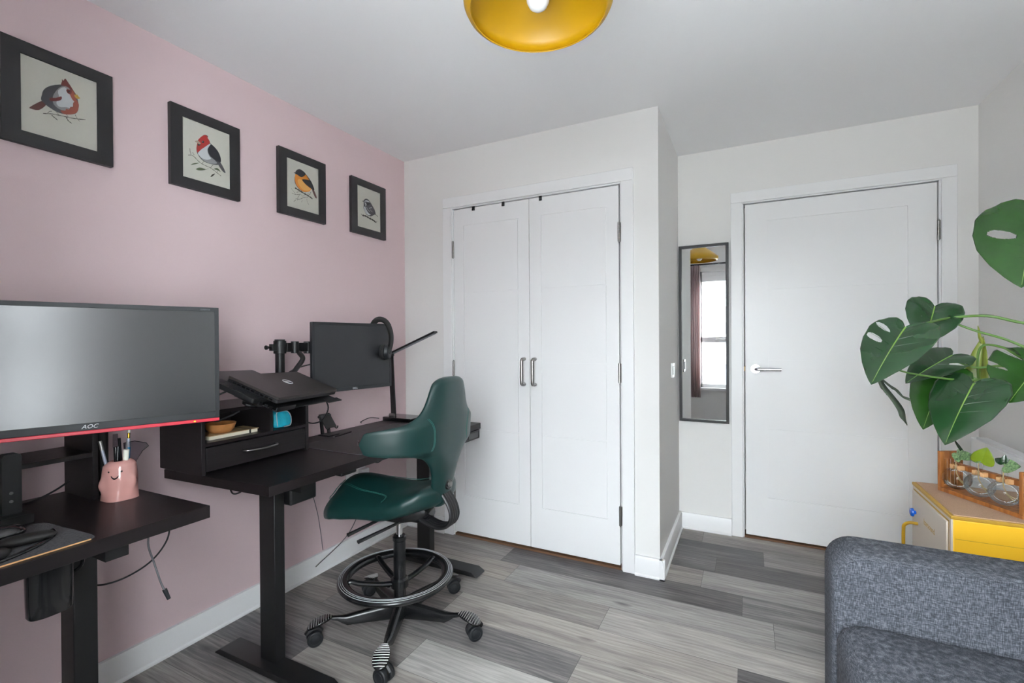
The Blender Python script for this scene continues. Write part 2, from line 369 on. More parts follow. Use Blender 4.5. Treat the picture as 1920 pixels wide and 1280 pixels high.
def door(name, x0, x1, z0, z1, yf, px0, px1):
    """leaf with a pressed ladder groove; front face at yf"""
    bm = B(); box(bm, (x0, yf+.006, z0), (x1, yf+.04, z1)); g = .0036
    zs = [.262, .676, 1.091, 1.508, 1.922]
    box(bm, (x0, yf, z0), (px0-g, yf+.006, z1)); box(bm, (px1+g, yf, z0), (x1, yf+.006, z1))
    box(bm, (px0+g, yf, z0), (px1-g, yf+.006, zs[0]-g)); box(bm, (px0+g, yf, zs[-1]+g), (px1-g, yf+.006, z1))
    for a, b in zip(zs[:-1], zs[1:]): box(bm, (px0+g, yf, a+g), (px1-g, yf+.006, b-g))
    box(bm, (px0-g, yf, z0), (px0+g, yf+.006, zs[0]-g)); box(bm, (px1-g, yf, z0), (px1+g, yf+.006, zs[0]-g))
    box(bm, (px0-g, yf, zs[-1]+g), (px0+g, yf+.006, z1)); box(bm, (px1-g, yf, zs[-1]+g), (px1+g, yf+.006, z1))
    return struct(name, bm, K['white'])
def hinge(parent, x, yf, z, side):
    bm = B()
    for i in range(5): cyl(bm, (x, yf-.007, z+.0202*i), (x, yf-.007, z+.0202*i+.0192), .0065, n=12)
    box(bm, (min(x, x+side*.012), yf-.003, z), (max(x, x+side*.012), yf+.002, z+.1)); cyl(bm, (x, yf-.007, z-.004), (x, yf-.007, z+.105), .004, n=10)
    return obj('hinge', bm, K['steel'], parent)
def pull(parent, x, yf, z0, z1):
    bm = B(); d = .042
    tube(bm, [(x, yf, z1), (x, yf-d*.55, z1), (x, yf-d*.93, z1-.006), (x, yf-d, z1-.026), (x, yf-d, (z0+z1)/2), (x, yf-d, z0+.026), (x, yf-d*.93, z0+.006), (x, yf-d*.55, z0), (x, yf, z0)], .0095, n=14, k=5)
    return obj('door_handle', bm, K['steel'], parent)
yd = YW-.006
d1 = door('door_1', .394, .907, .026, 2.028, yd, .467, .838)
d2 = door('door_2', .911, 1.426, .026, 2.028, yd, .986, 1.360)
pull(d1, .875, yd, .962, 1.108); pull(d2, .943, yd, .962, 1.108)
for z in (.238, .985+.005, 1.731): hinge(d1, .391, yd, z, -1); hinge(d2, 1.429, yd, z, 1)
for i, x in enumerate((.538, .743, .982)):
    bm = B(); box(bm, (x-.009, yd-.006, 2.008), (x+.009, yd, 2.034)); box(bm, (x-.007, yd-.012, 2.008), (x+.007, yd-.004, 2.018))
    o = obj('door_hook', bm, K['blackplastic'], bevel=.002)
    tag(o, ['small black over-door hook, leftmost of two on the left cupboard door', 'small black over-door hook nearer the middle on the left cupboard door', 'small black over-door hook on the right cupboard door'][i], 'hook', 'hooks over the cupboard doors')
ye = YB-.004
d3 = door('door_3', 2.017, 2.921, .022, 2.032, ye, 2.137, 2.797)
for z in (.24, 1.731): hinge(d3, 2.925, ye, z, 1)
bm = B(); cyl(bm, (2.072, ye, 1.034), (2.072, ye-.009, 1.034), .026, n=32); cyl(bm, (2.072, ye-.009, 1.034), (2.072, ye-.05, 1.034), .0105, n=20)
tube(bm, [(2.072, ye-.045, 1.034), (2.08, ye-.054, 1.034), (2.1, ye-.056, 1.034), (2.205, ye-.056, 1.034)], .0095, n=16)
obj('door_handle', bm, K['chrome'], d3)
bm = B(); box(bm, (2.009, ye-.001, 1.018), (2.0165, ye+.02, 1.048)); obj('latch_plate', bm, K['booktan'], d3)
bm = B(); box(bm, (D1[0], YW-.004, -.001), (D1[1], YW+.1, .012)); struct('trim_4', bm, K['threshold'])
bm = B(); box(bm, (D2[0], YB-.004, -.001), (D2[1], YB+.1, .010)); struct('trim_5', bm, K['threshold'])

# skirting, profile offset o from the wall, height h
PR = [(0, 0), (.026, 0), (.026, .007), (.0185, .013), (.0185, .09), (.014, .1), (0, .1)]
def skirt(name, axis, a, b, wall, sgn):
    bm = B()
    prism(bm, [(wall+sgn*o, z) for o, z in PR], axis, a, b)   # outline in the remaining two axes
    return struct(name, bm, K['white'])
skirt('baseboard_left', 1, YN, YW, 0.0, 1)
skirt('baseboard_right', 1, YN, YB, XR, -1)
skirt('baseboard_front_left', 0, 0, D1[0]-.073, YW, -1)
skirt('baseboard_front_right', 0, D1[1]+.073, XC+.026, YW, -1)
skirt('baseboard_return', 1, YW-.026, YB, XC, 1)
skirt('baseboard_back_left', 0, XC, D2[0]-.073, YB, -1)
skirt('baseboard_back_right', 0, D2[1]+.073, XR, YB, -1)
skirt('baseboard_window', 0, 0, XR, YN, 1)

# window (behind the camera, seen in the mirror)
def make_window(wname, WX0, WX1):
    wf = bpy.data.objects.new(wname, None); C.objects.link(wf); wf.location = ((WX0+WX1)/2, YN-.06, WZ0); wf['kind'] = 'structure'
    bm = B(); y0, y1 = YN-.10, YN-.04; fw = .05
    box(bm, (WX0, y0, WZ0), (WX0+fw, y1, WZ1)); box(bm, (WX1-fw, y0, WZ0), (WX1, y1, WZ1)); box(bm, (WX0, y0, WZ0), (WX1, y1, WZ0+fw)); box(bm, (WX0, y0, WZ1-fw), (WX1, y1, WZ1))
    zt = 1.20; box(bm, (WX0, y0, zt-.035), (WX1, y1, zt+.035)); box(bm, (WX0, y0, WZ1-.13), (WX1, y1, WZ1-.05))
    struct('window_frame', bm, K['white'], wf, bevel=.004)
    bm = B(); box(bm, (WX0+fw, YN-.072, WZ0+fw), (WX1-fw, YN-.068, zt-.035)); box(bm, (WX0+fw, YN-.072, zt+.035), (WX1-fw, YN-.068, WZ1-.13)); obj('window_pane', bm, K['pane'], wf)
    bm = B(); box(bm, (WX0-.06, YN-.04, WZ0-.03), (WX1+.06, YN+.035, WZ0+.004)); struct('window_sill', bm, K['white'], wf, bevel=.004)
    bm = B(); tube(bm, [((WX0+.22), YN-.035, zt), ((WX0+.22), YN-.02, zt+.004), ((WX0+.26), YN-.012, zt+.004), ((WX0+.36), YN-.012, zt+.004)], .006); obj('window_handle', bm, K['steel'], wf)
make_window('window_1', WX0, WX1)
bm = B(); cyl(bm, (1.30, YN+.06, 2.175), (2.63, YN+.06, 2.175), .011); lathe(bm, [(0, -.02), (.018, -.01), (.018, .01), (0, .02)], (1.30, YN+.06, 2.175), 16); lathe(bm, [(0, -.02), (.018, -.01), (.018, .01), (0, .02)], (2.63, YN+.06, 2.175), 16)
for x in (1.33, 2.60): cyl(bm, (x, YN, 2.175), (x, YN+.06, 2.175), .007)
tag(obj('curtain_rod', bm, K['blackmetal']), 'black curtain rod over the window, seen reflected in the wall mirror', 'curtain rod')
for k, (x0, x1) in enumerate(((1.345, 1.475), (2.44, 2.57))):
    bm = B(); n = 60; A = []; Bq = []
    for i in range(n+1):
        t = i/n; x = x0+(x1-x0)*t; yy = YN+.06+.026*math.sin(t*PI*9)
        A.append(bm.verts.new((x, yy, .45))); Bq.append(bm.verts.new((x, yy+.004*math.sin(t*30), 2.165)))
    for i in range(n): bm.faces.new((A[i], A[i+1], Bq[i+1], Bq[i]))
    o = obj('curtain', bm, K['curtain']); sd = o.modifiers.new('solid', 'SOLIDIFY'); sd.thickness = .003
    tag(o, ['pale mauve curtain gathered at the left of the window in the mirror', 'pale mauve curtain gathered at the window side nearest the sofa'][k], 'curtain')
# buildings across the street
bm = B(); box(bm, (-8, -17, -7), (16, -13, 2.25)); fa = obj('wall', bm, K['facade'])
hb = thing('apartment_building', 'pale apartment building across the street, seen through the window in the mirror', 'building', (4, -13, -7))
fa.parent = hb; fa.location = fa.location - Vector(hb.location)
bm = B(); box(bm, (-8.1, -17.1, 2.25), (16.1, -12.8, 2.40)); obj('roof_edge', bm, K['facade2'], hb)
bm = B(); box(bm, (-8.0, -13.05, .95), (16.0, -12.9, 1.03)); box(bm, (-8, -13.03, -1.8), (16, -12.92, -1.72)); obj('string_course', bm, K['facade2'], hb)
for zz, hh in ((1.3, .55), (-.6, .9), (-3.4, .9)):
    for xx in np.arange(-6.6, 15, 1.9):
        bm = B(); box(bm, (xx, -13.04, zz), (xx+.62, -12.97, zz+hh)); q = obj('window', bm, K['white'], hb)
        bm = B(); box(bm, (xx+.06, -12.975, zz+.06), (xx+.56, -12.965, zz+hh-.06)); obj('pane', bm, K['darkwin'], q)

# switches and sockets
def plate(name, lbl, x, y, z, axis, wd, hg, rock, cat, sgn=1):
    t = thing(name, lbl, cat, (x, y, z-hg/2))
    def bxx(u0, v0, u1, v1, d0, d1, nm, par):
        bm = B()
        if axis == 'x': box(bm, (x+sgn*d0, y+u0, z+v0), (x+sgn*d1, y+u1, z+v1))
        else: box(bm, (x+u0, y-d1, z+v0), (x+u1, y-d0, z+v1))
        return obj(nm, bm, K['bottle'], par, bevel=.0015)
    bxx(-wd/2, -hg/2, wd/2, hg/2, 0, .008, 'plate', t)
    for c in rock: bxx(c[0]-c[2]/2, c[1]-c[3]/2, c[0]+c[2]/2, c[1]+c[3]/2, .006, .013, 'rocker', t)
    return t
plate('light_switch', 'white light switch on the side wall beside the mirror', XC, 2.93, 1.032, 'x', .086, .086, [(0, 0, .03, .05)], 'switch')
so = plate('wall_socket', 'white double wall socket under the far desk on the pink wall', 0, 2.02, .47, 'x', .146, .086, [(-.045, .028, .012, .02), (.045, .028, .012, .02)], 'socket')
bm = B(); box(bm, (.008, 2.035, .435), (.045, 2.09, .475)); o = obj('plug', bm, K['bottle'], bevel=.006); tag(o, 'white plug pushed into the socket on the pink wall', 'plug')
bm = B(); tube(bm, [(.04, 2.06, .437), (.06, 2.05, .39), (.05, 2.0, .25), (.05, 1.9, .14), (.045, 1.7, .06)], .0025); obj('cord', bm, K['cablegrey'], o)

# framed bird prints
BIRDS = [
 [
 ('brown',0,[-420,-30,-740,-380,-710,-430,-530,-390,-350,-130]),
 ('slate',0,[-480,-40,-460,130,-430,270,-350,410,-190,560,50,700,180,730,300,660,410,510,460,280,470,150,440,0,390,-110,240,-210,70,-260,-90,-270,-260,-210,-370,-150]),
 ('palegrey',0,[-190,210,-60,510,80,660,220,660,350,410,420,180,350,-30,140,-130,-30,-150,-180,-40]),
 ('white',0,[-60,450,110,640,220,480,350,280,320,40,140,-10,-30,-70,-110,30,-40,230]),
 ('darkred',0,[20,670,40,800,40,870,80,840,120,930,190,850,290,700,390,530,300,610,170,680]),
 ('rust',0,[230,510,300,630,370,530,400,390,470,240,460,80,440,-10,380,-110,240,-210,70,-260,-10,-180,110,-140,140,-60,210,-60,250,50,310,80,320,200,350,280,300,320]),
 ('darkred',0,[150,580,210,610,290,610,270,490,220,460,160,500]),
 ('black',0,[240,560,240,530,220,520,210,510,200,520,190,530,200,560,210,580,220,580,240,580]),
 ('darkred',0,[-270,110,-120,180,10,290,30,230,-10,150,-130,70,-260,20]),
 ('yellow',0,[350,490,430,540,460,500,510,450,410,400]),
 ('twig',17,[-440,-460,-200,-380,70,-340,350,-300,650,-210]),
 ('twig',10,[-330,-410,-280,-330,-220,-300]),
 ('twig',20,[-230,-430,-160,-480,-80,-530]),
 ('twig',20,[140,-350,190,-440,280,-490]),
 ('twig',10,[370,-160,420,-270,490,-340]),
 ('twig',10,[-110,-280,-60,-330]),
 ('twig',10,[140,-240,180,-310]),
 ],
 [
 ('slate',0,[470,-270,570,-150,780,-500,660,-500]),
 ('slate',0,[-360,460,-240,640,-90,790,40,790,40,680,130,540,320,420,490,250,580,30,560,-170,480,-270,270,-330,30,-350,-170,-310,-320,-190,-400,-50,-420,120,-390,280]),
 ('palegrey',0,[-370,-70,-230,130,-30,340,130,510,160,470,60,270,50,110,140,-30,330,-130,410,-240,140,-330,-100,-310,-280,-190]),
 ('white',0,[-360,-70,-230,130,-30,340,120,480,130,440,30,260,30,100,100,-40,170,-110,0,-220,-200,-220,-300,-150]),
 ('red',0,[-360,460,-240,640,-90,780,-20,790,40,790,30,750,50,690,130,540,-30,340,-230,130,-370,-50,-410,40,-410,190,-390,320]),
 ('darkred',0,[-40,800,10,800,50,780,40,740,-20,760]),
 ('black',0,[-380,300,-250,340,-330,240]),
 ('cream',0,[-480,370,-390,440,-310,430,-250,370,-300,320,-380,340]),
 ('black',0,[-110,480,-120,450,-150,420,-180,410,-200,420,-210,450,-200,480,-180,510,-150,520,-120,510]),
 ('white',0,[-170,480,-170,470,-170,470,-180,470,-180,470,-190,470,-180,480,-180,490,-170,490,-170,490]),
 ('black',0,[40,260,160,470,320,420,490,250,570,30,560,-140,360,-130,140,-10,50,130]),
 ('twig',27,[-740,-280,-630,-240,-510,-270,-320,-410,-100,-480,130,-510,340,-600,580,-720]),
 ('twig',23,[-680,10,-670,-110,-630,-210]),
 ('twig',20,[-580,-110,-510,-200]),
 ('leaf',0,[-650,-640,-500,-520,-320,-450,-470,-560]),
 ('leaf',0,[-450,-750,-340,-660,-210,-630,-50,-640,-210,-730,-360,-770]),
 ('twig',13,[-50,-640,50,-570]),
 ('twig',15,[-200,-440,-180,-390,-100,-320]),
 ('twig',20,[150,-500,190,-420,250,-350]),
 ('leaf',0,[270,-520,390,-440,480,-460,560,-560,450,-520]),
 ('twig',0,[130,-900,200,-770,320,-700,230,-830]),
 ('twig',13,[450,-530,410,-600]),
 ],
 [
 ('brown',0,[540,30,650,60,850,-300,750,-340]),
 ('amber',0,[-420,660,-340,770,-200,840,-40,830,140,730,380,550,570,330,670,100,500,30,420,-90,250,-180,50,-230,-150,-180,-350,-40,-460,150,-480,360,-450,520]),
 ('brown',0,[-480,360,-460,150,-350,-40,-150,-180,50,-230,250,-180,130,-220,10,-240,-190,-190,-380,-60,-490,120,-490,350]),
 ('ochre',0,[-300,290,-90,340,150,160,440,50,400,-50,210,-130,10,-140,-170,-40,-290,110]),
 ('black',0,[-430,660,-340,770,-200,840,-40,830,170,720,60,570,-50,490,-150,470,-280,500,-360,530,-450,530]),
 ('black',0,[-550,570,-420,610,-430,560,-490,550]),
 ('black',0,[-60,360,200,440,380,460,460,470,570,330,700,40,460,70,150,190]),
 ('black',0,[140,730,380,550,570,330,500,350,340,520]),
 ('bark',85,[-480,-180,-250,-230,50,-310,310,-360,580,-450]),
 ('twig',24,[-390,-370,-150,-280]),
 ('twig',20,[-660,-490,-450,-500,-170,-410]),
 ('twig',20,[-170,-390,-310,-600,-350,-770]),
 ('twig',24,[-450,-700,-240,-690,40,-520,290,-440]),
 ('twig',18,[210,-530,250,-690,350,-830]),
 ('twig',24,[-560,-880,-450,-770]),
 ('twig',24,[390,-300,480,-110]),
 ('twig',20,[370,-290,270,-240]),
 ('twig',16,[-700,-270,-580,-370,-450,-470]),
 ('twig',18,[-100,-790,-60,-680]),
 ('twig',16,[-130,-410,-60,-480,90,-400]),
 ('twig',20,[150,-270,170,-190]),
 ],
 [
 ('twig',45,[515,-170,755,-260]),
 ('slate',0,[-435,380,-345,500,-205,570,-35,550,145,420,325,250,465,90,555,-120,465,-210,325,-290,185,-370,5,-390,-195,-360,-345,-220,-445,-50,-435,140]),
 ('white',0,[-415,40,-285,80,-175,-110,-15,-240,135,-280,-45,-360,-245,-290,-385,-130]),
 ('white',0,[-405,370,-235,480,-35,490,45,420,-95,410,-275,390]),
 ('white',0,[-385,310,-235,320,-205,230,-285,120,-305,240]),
 ('black',0,[-235,330,15,420,55,310,-105,210,-195,250]),
 ('black',0,[-195,390,-205,370,-225,350,-245,340,-265,350,-275,370,-265,390,-245,400,-225,410,-205,400]),
 ('black',27,[-305,80,-215,-60,-65,-200,45,-250]),
 ('black',23,[-355,0,-305,-130,-195,-250]),
 ('white',32,[-195,70,-105,-50,75,-130]),
 ('white',41,[5,60,215,160]),
 ('white',23,[75,0,275,-100]),
 ('black',50,[-435,400,-315,510,-205,560,-35,530]),
 ('black',0,[-595,350,-435,390,-435,340]),
 ('bark',109,[-545,-480,-265,-470,25,-530,315,-570,565,-660]),
 ('bark',32,[-665,-420,-535,-500]),
 ('bark',36,[645,-560,575,-670]),
 ('twig',20,[135,-380,135,-480]),
 ],
 ]
names = ['grey and rust crested bird', 'red-headed bird', 'orange-breasted bird', 'black and white striped bird']
pos = ['leftmost on the pink wall', 'second from left on the wall', 'third from left on the wall', 'nearest the room corner']
def ink_poly(bm, pts, x):
    if len(pts) < 3: return
    v = [bm.verts.new((x, a/1e4, b/1e4)) for a, b in pts]; e = [bm.edges.new((v[i], v[(i+1) % len(v)])) for i in range(len(v))]
    bmesh.ops.triangle_fill(bm, use_beauty=True, use_dissolve=False, edges=e)
def round_poly(pts):
    n = len(pts); out = []
    for i in range(n):
        a, b, c, d = [Vector((*pts[(i+j-1) % n], 0)) for j in range(4)]
        for t in (0, .33, .66):
            q = .5*((2*b)+(c-a)*t+(2*a-5*b+4*c-d)*t*t+(3*b-a-3*c+d)*t**3); out.append((q.x, q.y))
    return out
for k, cy in enumerate((.7235, 1.192, 1.667, 2.1325)):
    t = thing('picture_frame', f'black framed {names[k]} print, {pos[k]}', 'picture', (0, cy, 1.842), group='framed bird prints')
    hw, hh, iw, ih = .1405, .160, .0965, .120
    bm = B()
    for s in (-1, 1):
        slab(bm, [(0, cy+s*hw, 2.002-hh), (0, cy+s*iw, 2.002-hh), (0, cy+s*iw, 2.002+hh), (0, cy+s*hw, 2.002+hh)], (.02, 0, 0))
        slab(bm, [(0, cy-iw, 2.002+s*ih), (0, cy+iw, 2.002+s*ih), (0, cy+iw, 2.002+s*hh), (0, cy-iw, 2.002+s*hh)], (.02, 0, 0))
    obj('frame', bm, K['framewood'], t)
    pr = bx('print', (.004, cy-iw-.002, 2.002-ih-.002), (.0145, cy+iw+.002, 2.002+ih+.002), K['paper'], t)
    lay = 0; parts = {}
    for ink, wdt, fl_ in BIRDS[k]:
        pts = [(fl_[i], fl_[i+1]) for i in range(0, len(fl_), 2)]; lay += 1
        bm = B(); xx = .0148+lay*.00006
        if wdt:
            P3 = smooth_path([(xx, a/1e4, b/1e4) for a, b in pts], 4); n_ = len(P3)
            L_, R_ = [], []
            for i, p in enumerate(P3):
                d = (P3[min(i+1, n_-1)]-P3[max(i-1, 0)]).normalized(); nrm = Vector((0, -d.z, d.y))*wdt*(1.6 if k == 0 else 1)/2e4*(.75+.35*math.sin(i*2.3))
                L_.append(bm.verts.new(p+nrm)); R_.append(bm.verts.new(p-nrm))
            for i in range(n_-1): bm.faces.new((L_[i], L_[i+1], R_[i+1], R_[i]))
        else: ink_poly(bm, [(a+cy*0, b) for a, b in round_poly(pts)], xx)
        if wdt: pass
        bmesh.ops.translate(bm, verts=bm.verts, vec=(0, cy, 2.002))
        parts.setdefault(ink, []).append(bm)
    # one mesh for the printed bird, its inks as material slots
    big = B(); ml = []
    for ink, bms in parts.items():
        ml.append(INK[ink]); mi = len(ml)-1
        for b_ in bms:
            vm = {}
            for v in b_.verts: vm[v] = big.verts.new(v.co)
            for f in b_.faces:
                try: nf = big.faces.new([vm[v] for v in f.verts]); nf.material_index = mi
                except ValueError: pass
            b_.free()
    obj('bird_drawing', big, ml, t)
    bm = B(); bx('glazing', (.0157+.001, cy-iw, 2.002-ih), (.0175, cy+iw, 2.002+ih), thin_glass('picture_glass', (.985, .985, .985, 1), .02) if k == 0 else bpy.data.materials['picture_glass'], t)

# wall mirror
t = thing('wall_mirror', 'tall narrow wall mirror in a thin black frame beside the entrance door', 'mirror', (1.783, YB, .69))
x0, x1, z0, z1 = 1.634, 1.926, .69, 1.812; f = .017
bm = B()
for a, b in (((x0, z0), (x0+f, z1)), ((x1-f, z0), (x1, z1)), ((x0+f, z0), (x1-f, z0+f)), ((x0+f, z1-f), (x1-f, z1))): box(bm, (a[0], YB-.022, a[1]), (b[0], YB, b[1]))
obj('frame', bm, K['framewood'], t)
bx('mirror_glass', (x0+f-.001, YB-.012, z0+f-.001), (x1-f+.001, YB-.003, z1-f+.001), K['mirror'], t)

# pendant lamp
lc = (1.572, 1.078)
t = thing('pendant_lamp', 'mustard yellow metal pendant lamp hanging from the ceiling', 'lamp', (lc[0], lc[1], 2.03))
out = [(.168, 2.034), (.178, 2.040), (.184, 2.052), (.185, 2.066), (.180, 2.078), (.150, 2.104), (.105, 2.138), (.062, 2.172), (.040, 2.192), (.026, 2.206), (.022, 2.222)]
inn = [(r-.0025, z-.0035) for r, z in out[3:-1]][::-1]
bm = B(); lathe(bm, out + [(.019, 2.222)] + inn + [(.1795, 2.052), (.175, 2.043), (.166, 2.036)], (lc[0], lc[1], 0), 72, closed=True); obj('shade', bm, K['yellow'], t, angle=60)
bm = B(); cyl(bm, (*lc, 2.125), (*lc, 2.24), .019); obj('lamp_holder', bm, K['bottle'], t)
bm = B(); lathe(bm, [(0, 2.036), (.012, 2.038), (.022, 2.046), (.028, 2.058), (.029, 2.07), (.026, 2.084), (.018, 2.1), (.0135, 2.115), (.0135, 2.13), (0, 2.13)], (*lc, 0), 32); obj('bulb', bm, K['bottle'], t)
bm = B(); cyl(bm, (*lc, 2.23), (*lc, 2.38), .003, n=10); obj('cord', bm, K['bottle'], t)
bm = B(); lathe(bm, [(0, 2.4), (.045, 2.4), (.045, 2.388), (.03, 2.375), (0, 2.372)], (*lc, 0), 32); obj('ceiling_rose', bm, K['bottle'], t)

# radiator on the right wall
t = thing('radiator', 'white panel radiator on the right wall behind the plant rack', 'radiator', (3.04, 2.2, .13))
bm = B(); box(bm, (2.99, 1.72, .14), (3.005, 3.02, .735)); box(bm, (3.045, 1.72, .14), (3.06, 3.02, .735)); obj('panel', bm, K['white'], t, bevel=.004)
bm = B()
for i in range(5): box(bm, (3.008+.0075*i, 1.73, .728), (3.012+.0075*i, 3.01, .741))
for y_ in np.arange(1.74, 3.0, .05): box(bm, (3.005, y_, .15), (3.045, y_+.004, .728))
obj('grille', bm, K['white'], t)
bm = B(); box(bm, (2.992, 3.016, .14), (3.058, 3.022, .737)); box(bm, (2.992, 1.718, .14), (3.058, 1.724, .737)); obj('end_panel', bm, K['white'], t)
bm = B(); cyl(bm, (3.03, 2.95, 0), (3.03, 2.95, .15), .008); cyl(bm, (3.03, 1.8, 0), (3.03, 1.8, .15), .008); box(bm, (3.06, 1.9, .3), (3.0845, 1.94, .6)); box(bm, (3.06, 2.7, .3), (3.0845, 2.74, .6)); obj('pipe', bm, K['bottle'], t)

# ---------------------------------------------------------------- far desk (right one, with the laptop)
def quadbox(bm, q, z0, z1): slab(bm, [(x, y, z0) for x, y in q], (0, 0, z1-z0))
T2 = .745
t = thing('standing_desk', 'black-brown sit-stand desk under the laptop, behind the green saddle chair', 'desk', (.44, 1.65, 0))
bm = B(); quadbox(bm, [(.084, .984), (.637, 1.013), (.660, 2.330), (.09, 2.31)], T2-.033, T2); obj('desktop', bm, K['blackwoodtop'], t, bevel=.0015)
# legs
for (lx0, lx1, ly0, ly1) in ((.392, .477, 1.148, 1.192), (.40, .485, 2.075, 2.12)):
    lg = bx('leg', (lx0, ly0, .03), (lx1, ly1, .69), K['blackmetal'], t, bevel=.003)
    bx('inner_tube', (lx0+.006, ly0+.006, .6), (lx1-.006, ly1-.006, .712), K['blackmetal'], lg)
# feet
def foot(name, x0, x1, yc, wd, par):
    bm = B(); slope = .035
    prism(bm, [(x0, .012), (x1, .012), (x1-slope*.15, .018), (x1-slope, .034), (x0+slope, .034), (x0+slope*.15, .018)], 1, yc-wd/2, yc+wd/2)
    f_ = obj(name, bm, K['blackmetal'], par, bevel=.002)
    for x in (x0+.06, x1-.06):
        bm = B(); cyl(bm, (x, yc, 0), (x, yc, .013), .02, n=20); obj('levelling_foot', bm, K['blackplastic'], f_)
foot('foot', .175, .765, 1.150, .085, t); foot('foot', .215, .80, 2.085, .085, t)
bx('crossbar', (.40, 1.19, .665), (.47, 2.08, .705), K['blackmetal'], t)
bx('motor_housing', (.44, 1.20, .60), (.50, 1.32, .70), K['blackplastic'], t, bevel=.008)
bx('bracket', (.30, 1.165, .675), (.60, 1.215, .712), K['blackmetal'], t); bx('bracket', (.30, 2.09, .675), (.60, 2.14, .712), K['blackmetal'], t)
bx('side_hook', (.56, 1.33, .692), (.625, 1.41, .71), K['blackplastic'], t, bevel=.006)
cb = bx('control_panel', (.585, 2.14, .662), (.665, 2.31, .710), K['blackplastic'], t, bevel=.004)
bx('display', (.663, 2.19, .672), (.667, 2.29, .702), K['gloss'], cb)
# sticker on far leg
bm = B()
for i, (a, b, c, d) in enumerate(((.418, .442, .287, .293), (.421, .439, .293, .2955), (.426, .434, .2955, .300), (.420, .441, .272, .275), (.420, .441, .277, .2795), (.420, .441, .267, .2695), (.420, .441, .262, .2645), (.418, .443, .255, .2565))):
    box(bm, (a, 2.0742, c), (b, 2.0749, d))
obj('sticker', bm, K['logodim'], t)

# hutch on the far desk
t = thing('desk_organiser', 'black-brown desk organiser with two cubbies and a drawer, on the far desk', 'organiser', (.18, 1.215, T2))
hx0, hx1, hy0, hy1, hz1 = .045, .309, .990, 1.443, .972; w_ = .014
bx('side_panel', (hx0, hy0, T2), (hx1, hy0+w_, hz1-.014), K['blackwood'], t, bevel=.001); bx('side_panel', (hx0, hy1-w_, T2), (hx1, hy1, hz1-.014), K['blackwood'], t, bevel=.001)
bx('top_panel', (hx0, hy0, hz1-.014), (hx1, hy1, hz1), K['blackwoodtop'], t, bevel=.001)
bx('shelf', (hx0, hy0+w_, .845), (hx1-.002, hy1-w_, .857), K['blackwoodtop'], t)
bx('divider', (hx0, 1.260, .857), (hx1-.003, 1.272, hz1-.014), K['blackwood'], t)
bx('back_panel', (hx0+.002, hy0+w_, T2), (hx0+.006, hy1-w_, hz1-.014), K['blackwood'], t)
dr = bx('drawer', (hx0+.02, hy0+w_+.004, T2+.010), (hx1-.002, hy1-w_-.003, .840), K['blackwood'], t, bevel=.001)
bm = B(); tube(bm, [(hx1, 1.145, .804), (hx1+.016, 1.147, .804), (hx1+.027, 1.17, .804), (hx1+.031, 1.212, .804), (hx1+.027, 1.254, .804), (hx1+.016, 1.277, .804), (hx1, 1.279, .804)], .0048, n=12); obj('drawer_handle', bm, K['steel'], dr)

# things in the cubbies
bm = B(); prism(bm, [(.17, 1.03), (.262, 1.045), (.262, 1.235), (.17, 1.235)], 2, .857, .870)
t = thing('notebook', 'cream paged notebook with a kraft cover in the left cubby', 'notebook', (.215, 1.13, .857)); obj('pages', bm, K['page'], t)
bm = B(); quadbox(bm, [(.168, 1.028), (.266, 1.044), (.266, 1.238), (.168, 1.238)], .870, .8725); obj('cover', bm, K['booktan'], t)
bm = B(); box(bm, (.166, 1.2, .8565), (.2675, 1.204, .8732)); obj('elastic_band', bm, K['cable'], t)
bm = B(); lathe(bm, [(0, 0), (.036, 0), (.046, .012), (.052, .030), (.054, .034), (.050, .034), (.043, .013), (.034, .004), (0, .004)], (.215, 1.115, .8728), 40)
tag(obj('cork_bowl', bm, K['corkbowl'], angle=60), 'shallow round cork bowl standing on the notebook in the cubby', 'bowl')
t = thing('pouch', 'small turquoise fabric pouch in the right cubby of the organiser', 'pouch', (.25, 1.335, .857))
bm = B(); rings = []
for i in range(15):
    u = -1+2*i/14; ex = max(0.02, (1-abs(u)**5))**.5; yy = 1.335+.048*u
    rg = []
    for j in range(24):
        a = 2*PI*j/24; c, s = math.cos(a), math.sin(a)
        zz = .857+.034+.034*(abs(s)**.55)*(1 if s > 0 else -1)*ex; xx = .262+.030*(abs(c)**.7)*(1 if c > 0 else -1)*ex*(1-.30*(zz-.857)/.06)+.002*math.sin(9*u+a)
        rg.append((xx, yy, max(zz, .8575)))
    rings.append(rg)
loft(bm, rings); obj('body', bm, K['teal'], t, angle=80)
bm = B(); tube(bm, [(.291, 1.305, .866), (.290, 1.302, .90), (.280, 1.31, .922), (.276, 1.335, .925), (.280, 1.36, .922), (.290, 1.369, .90), (.291, 1.366, .866), (.291, 1.335, .862)], .0016, n=8); obj('piping', bm, K['logo'], t)
bm = B(); tube(bm, [(.262, 1.30, .921), (.258, 1.315, .932), (.262, 1.33, .934), (.262, 1.35, .930)], .005, n=8, flat=.6); obj('wrist_strap', bm, K['teal'], t)
bm = B(); tube(bm, [(.255, 1.34, .925), (.262, 1.365, .930), (.258, 1.378, .924)], .004, n=8); obj('zip_pull', bm, K['cable'], t)

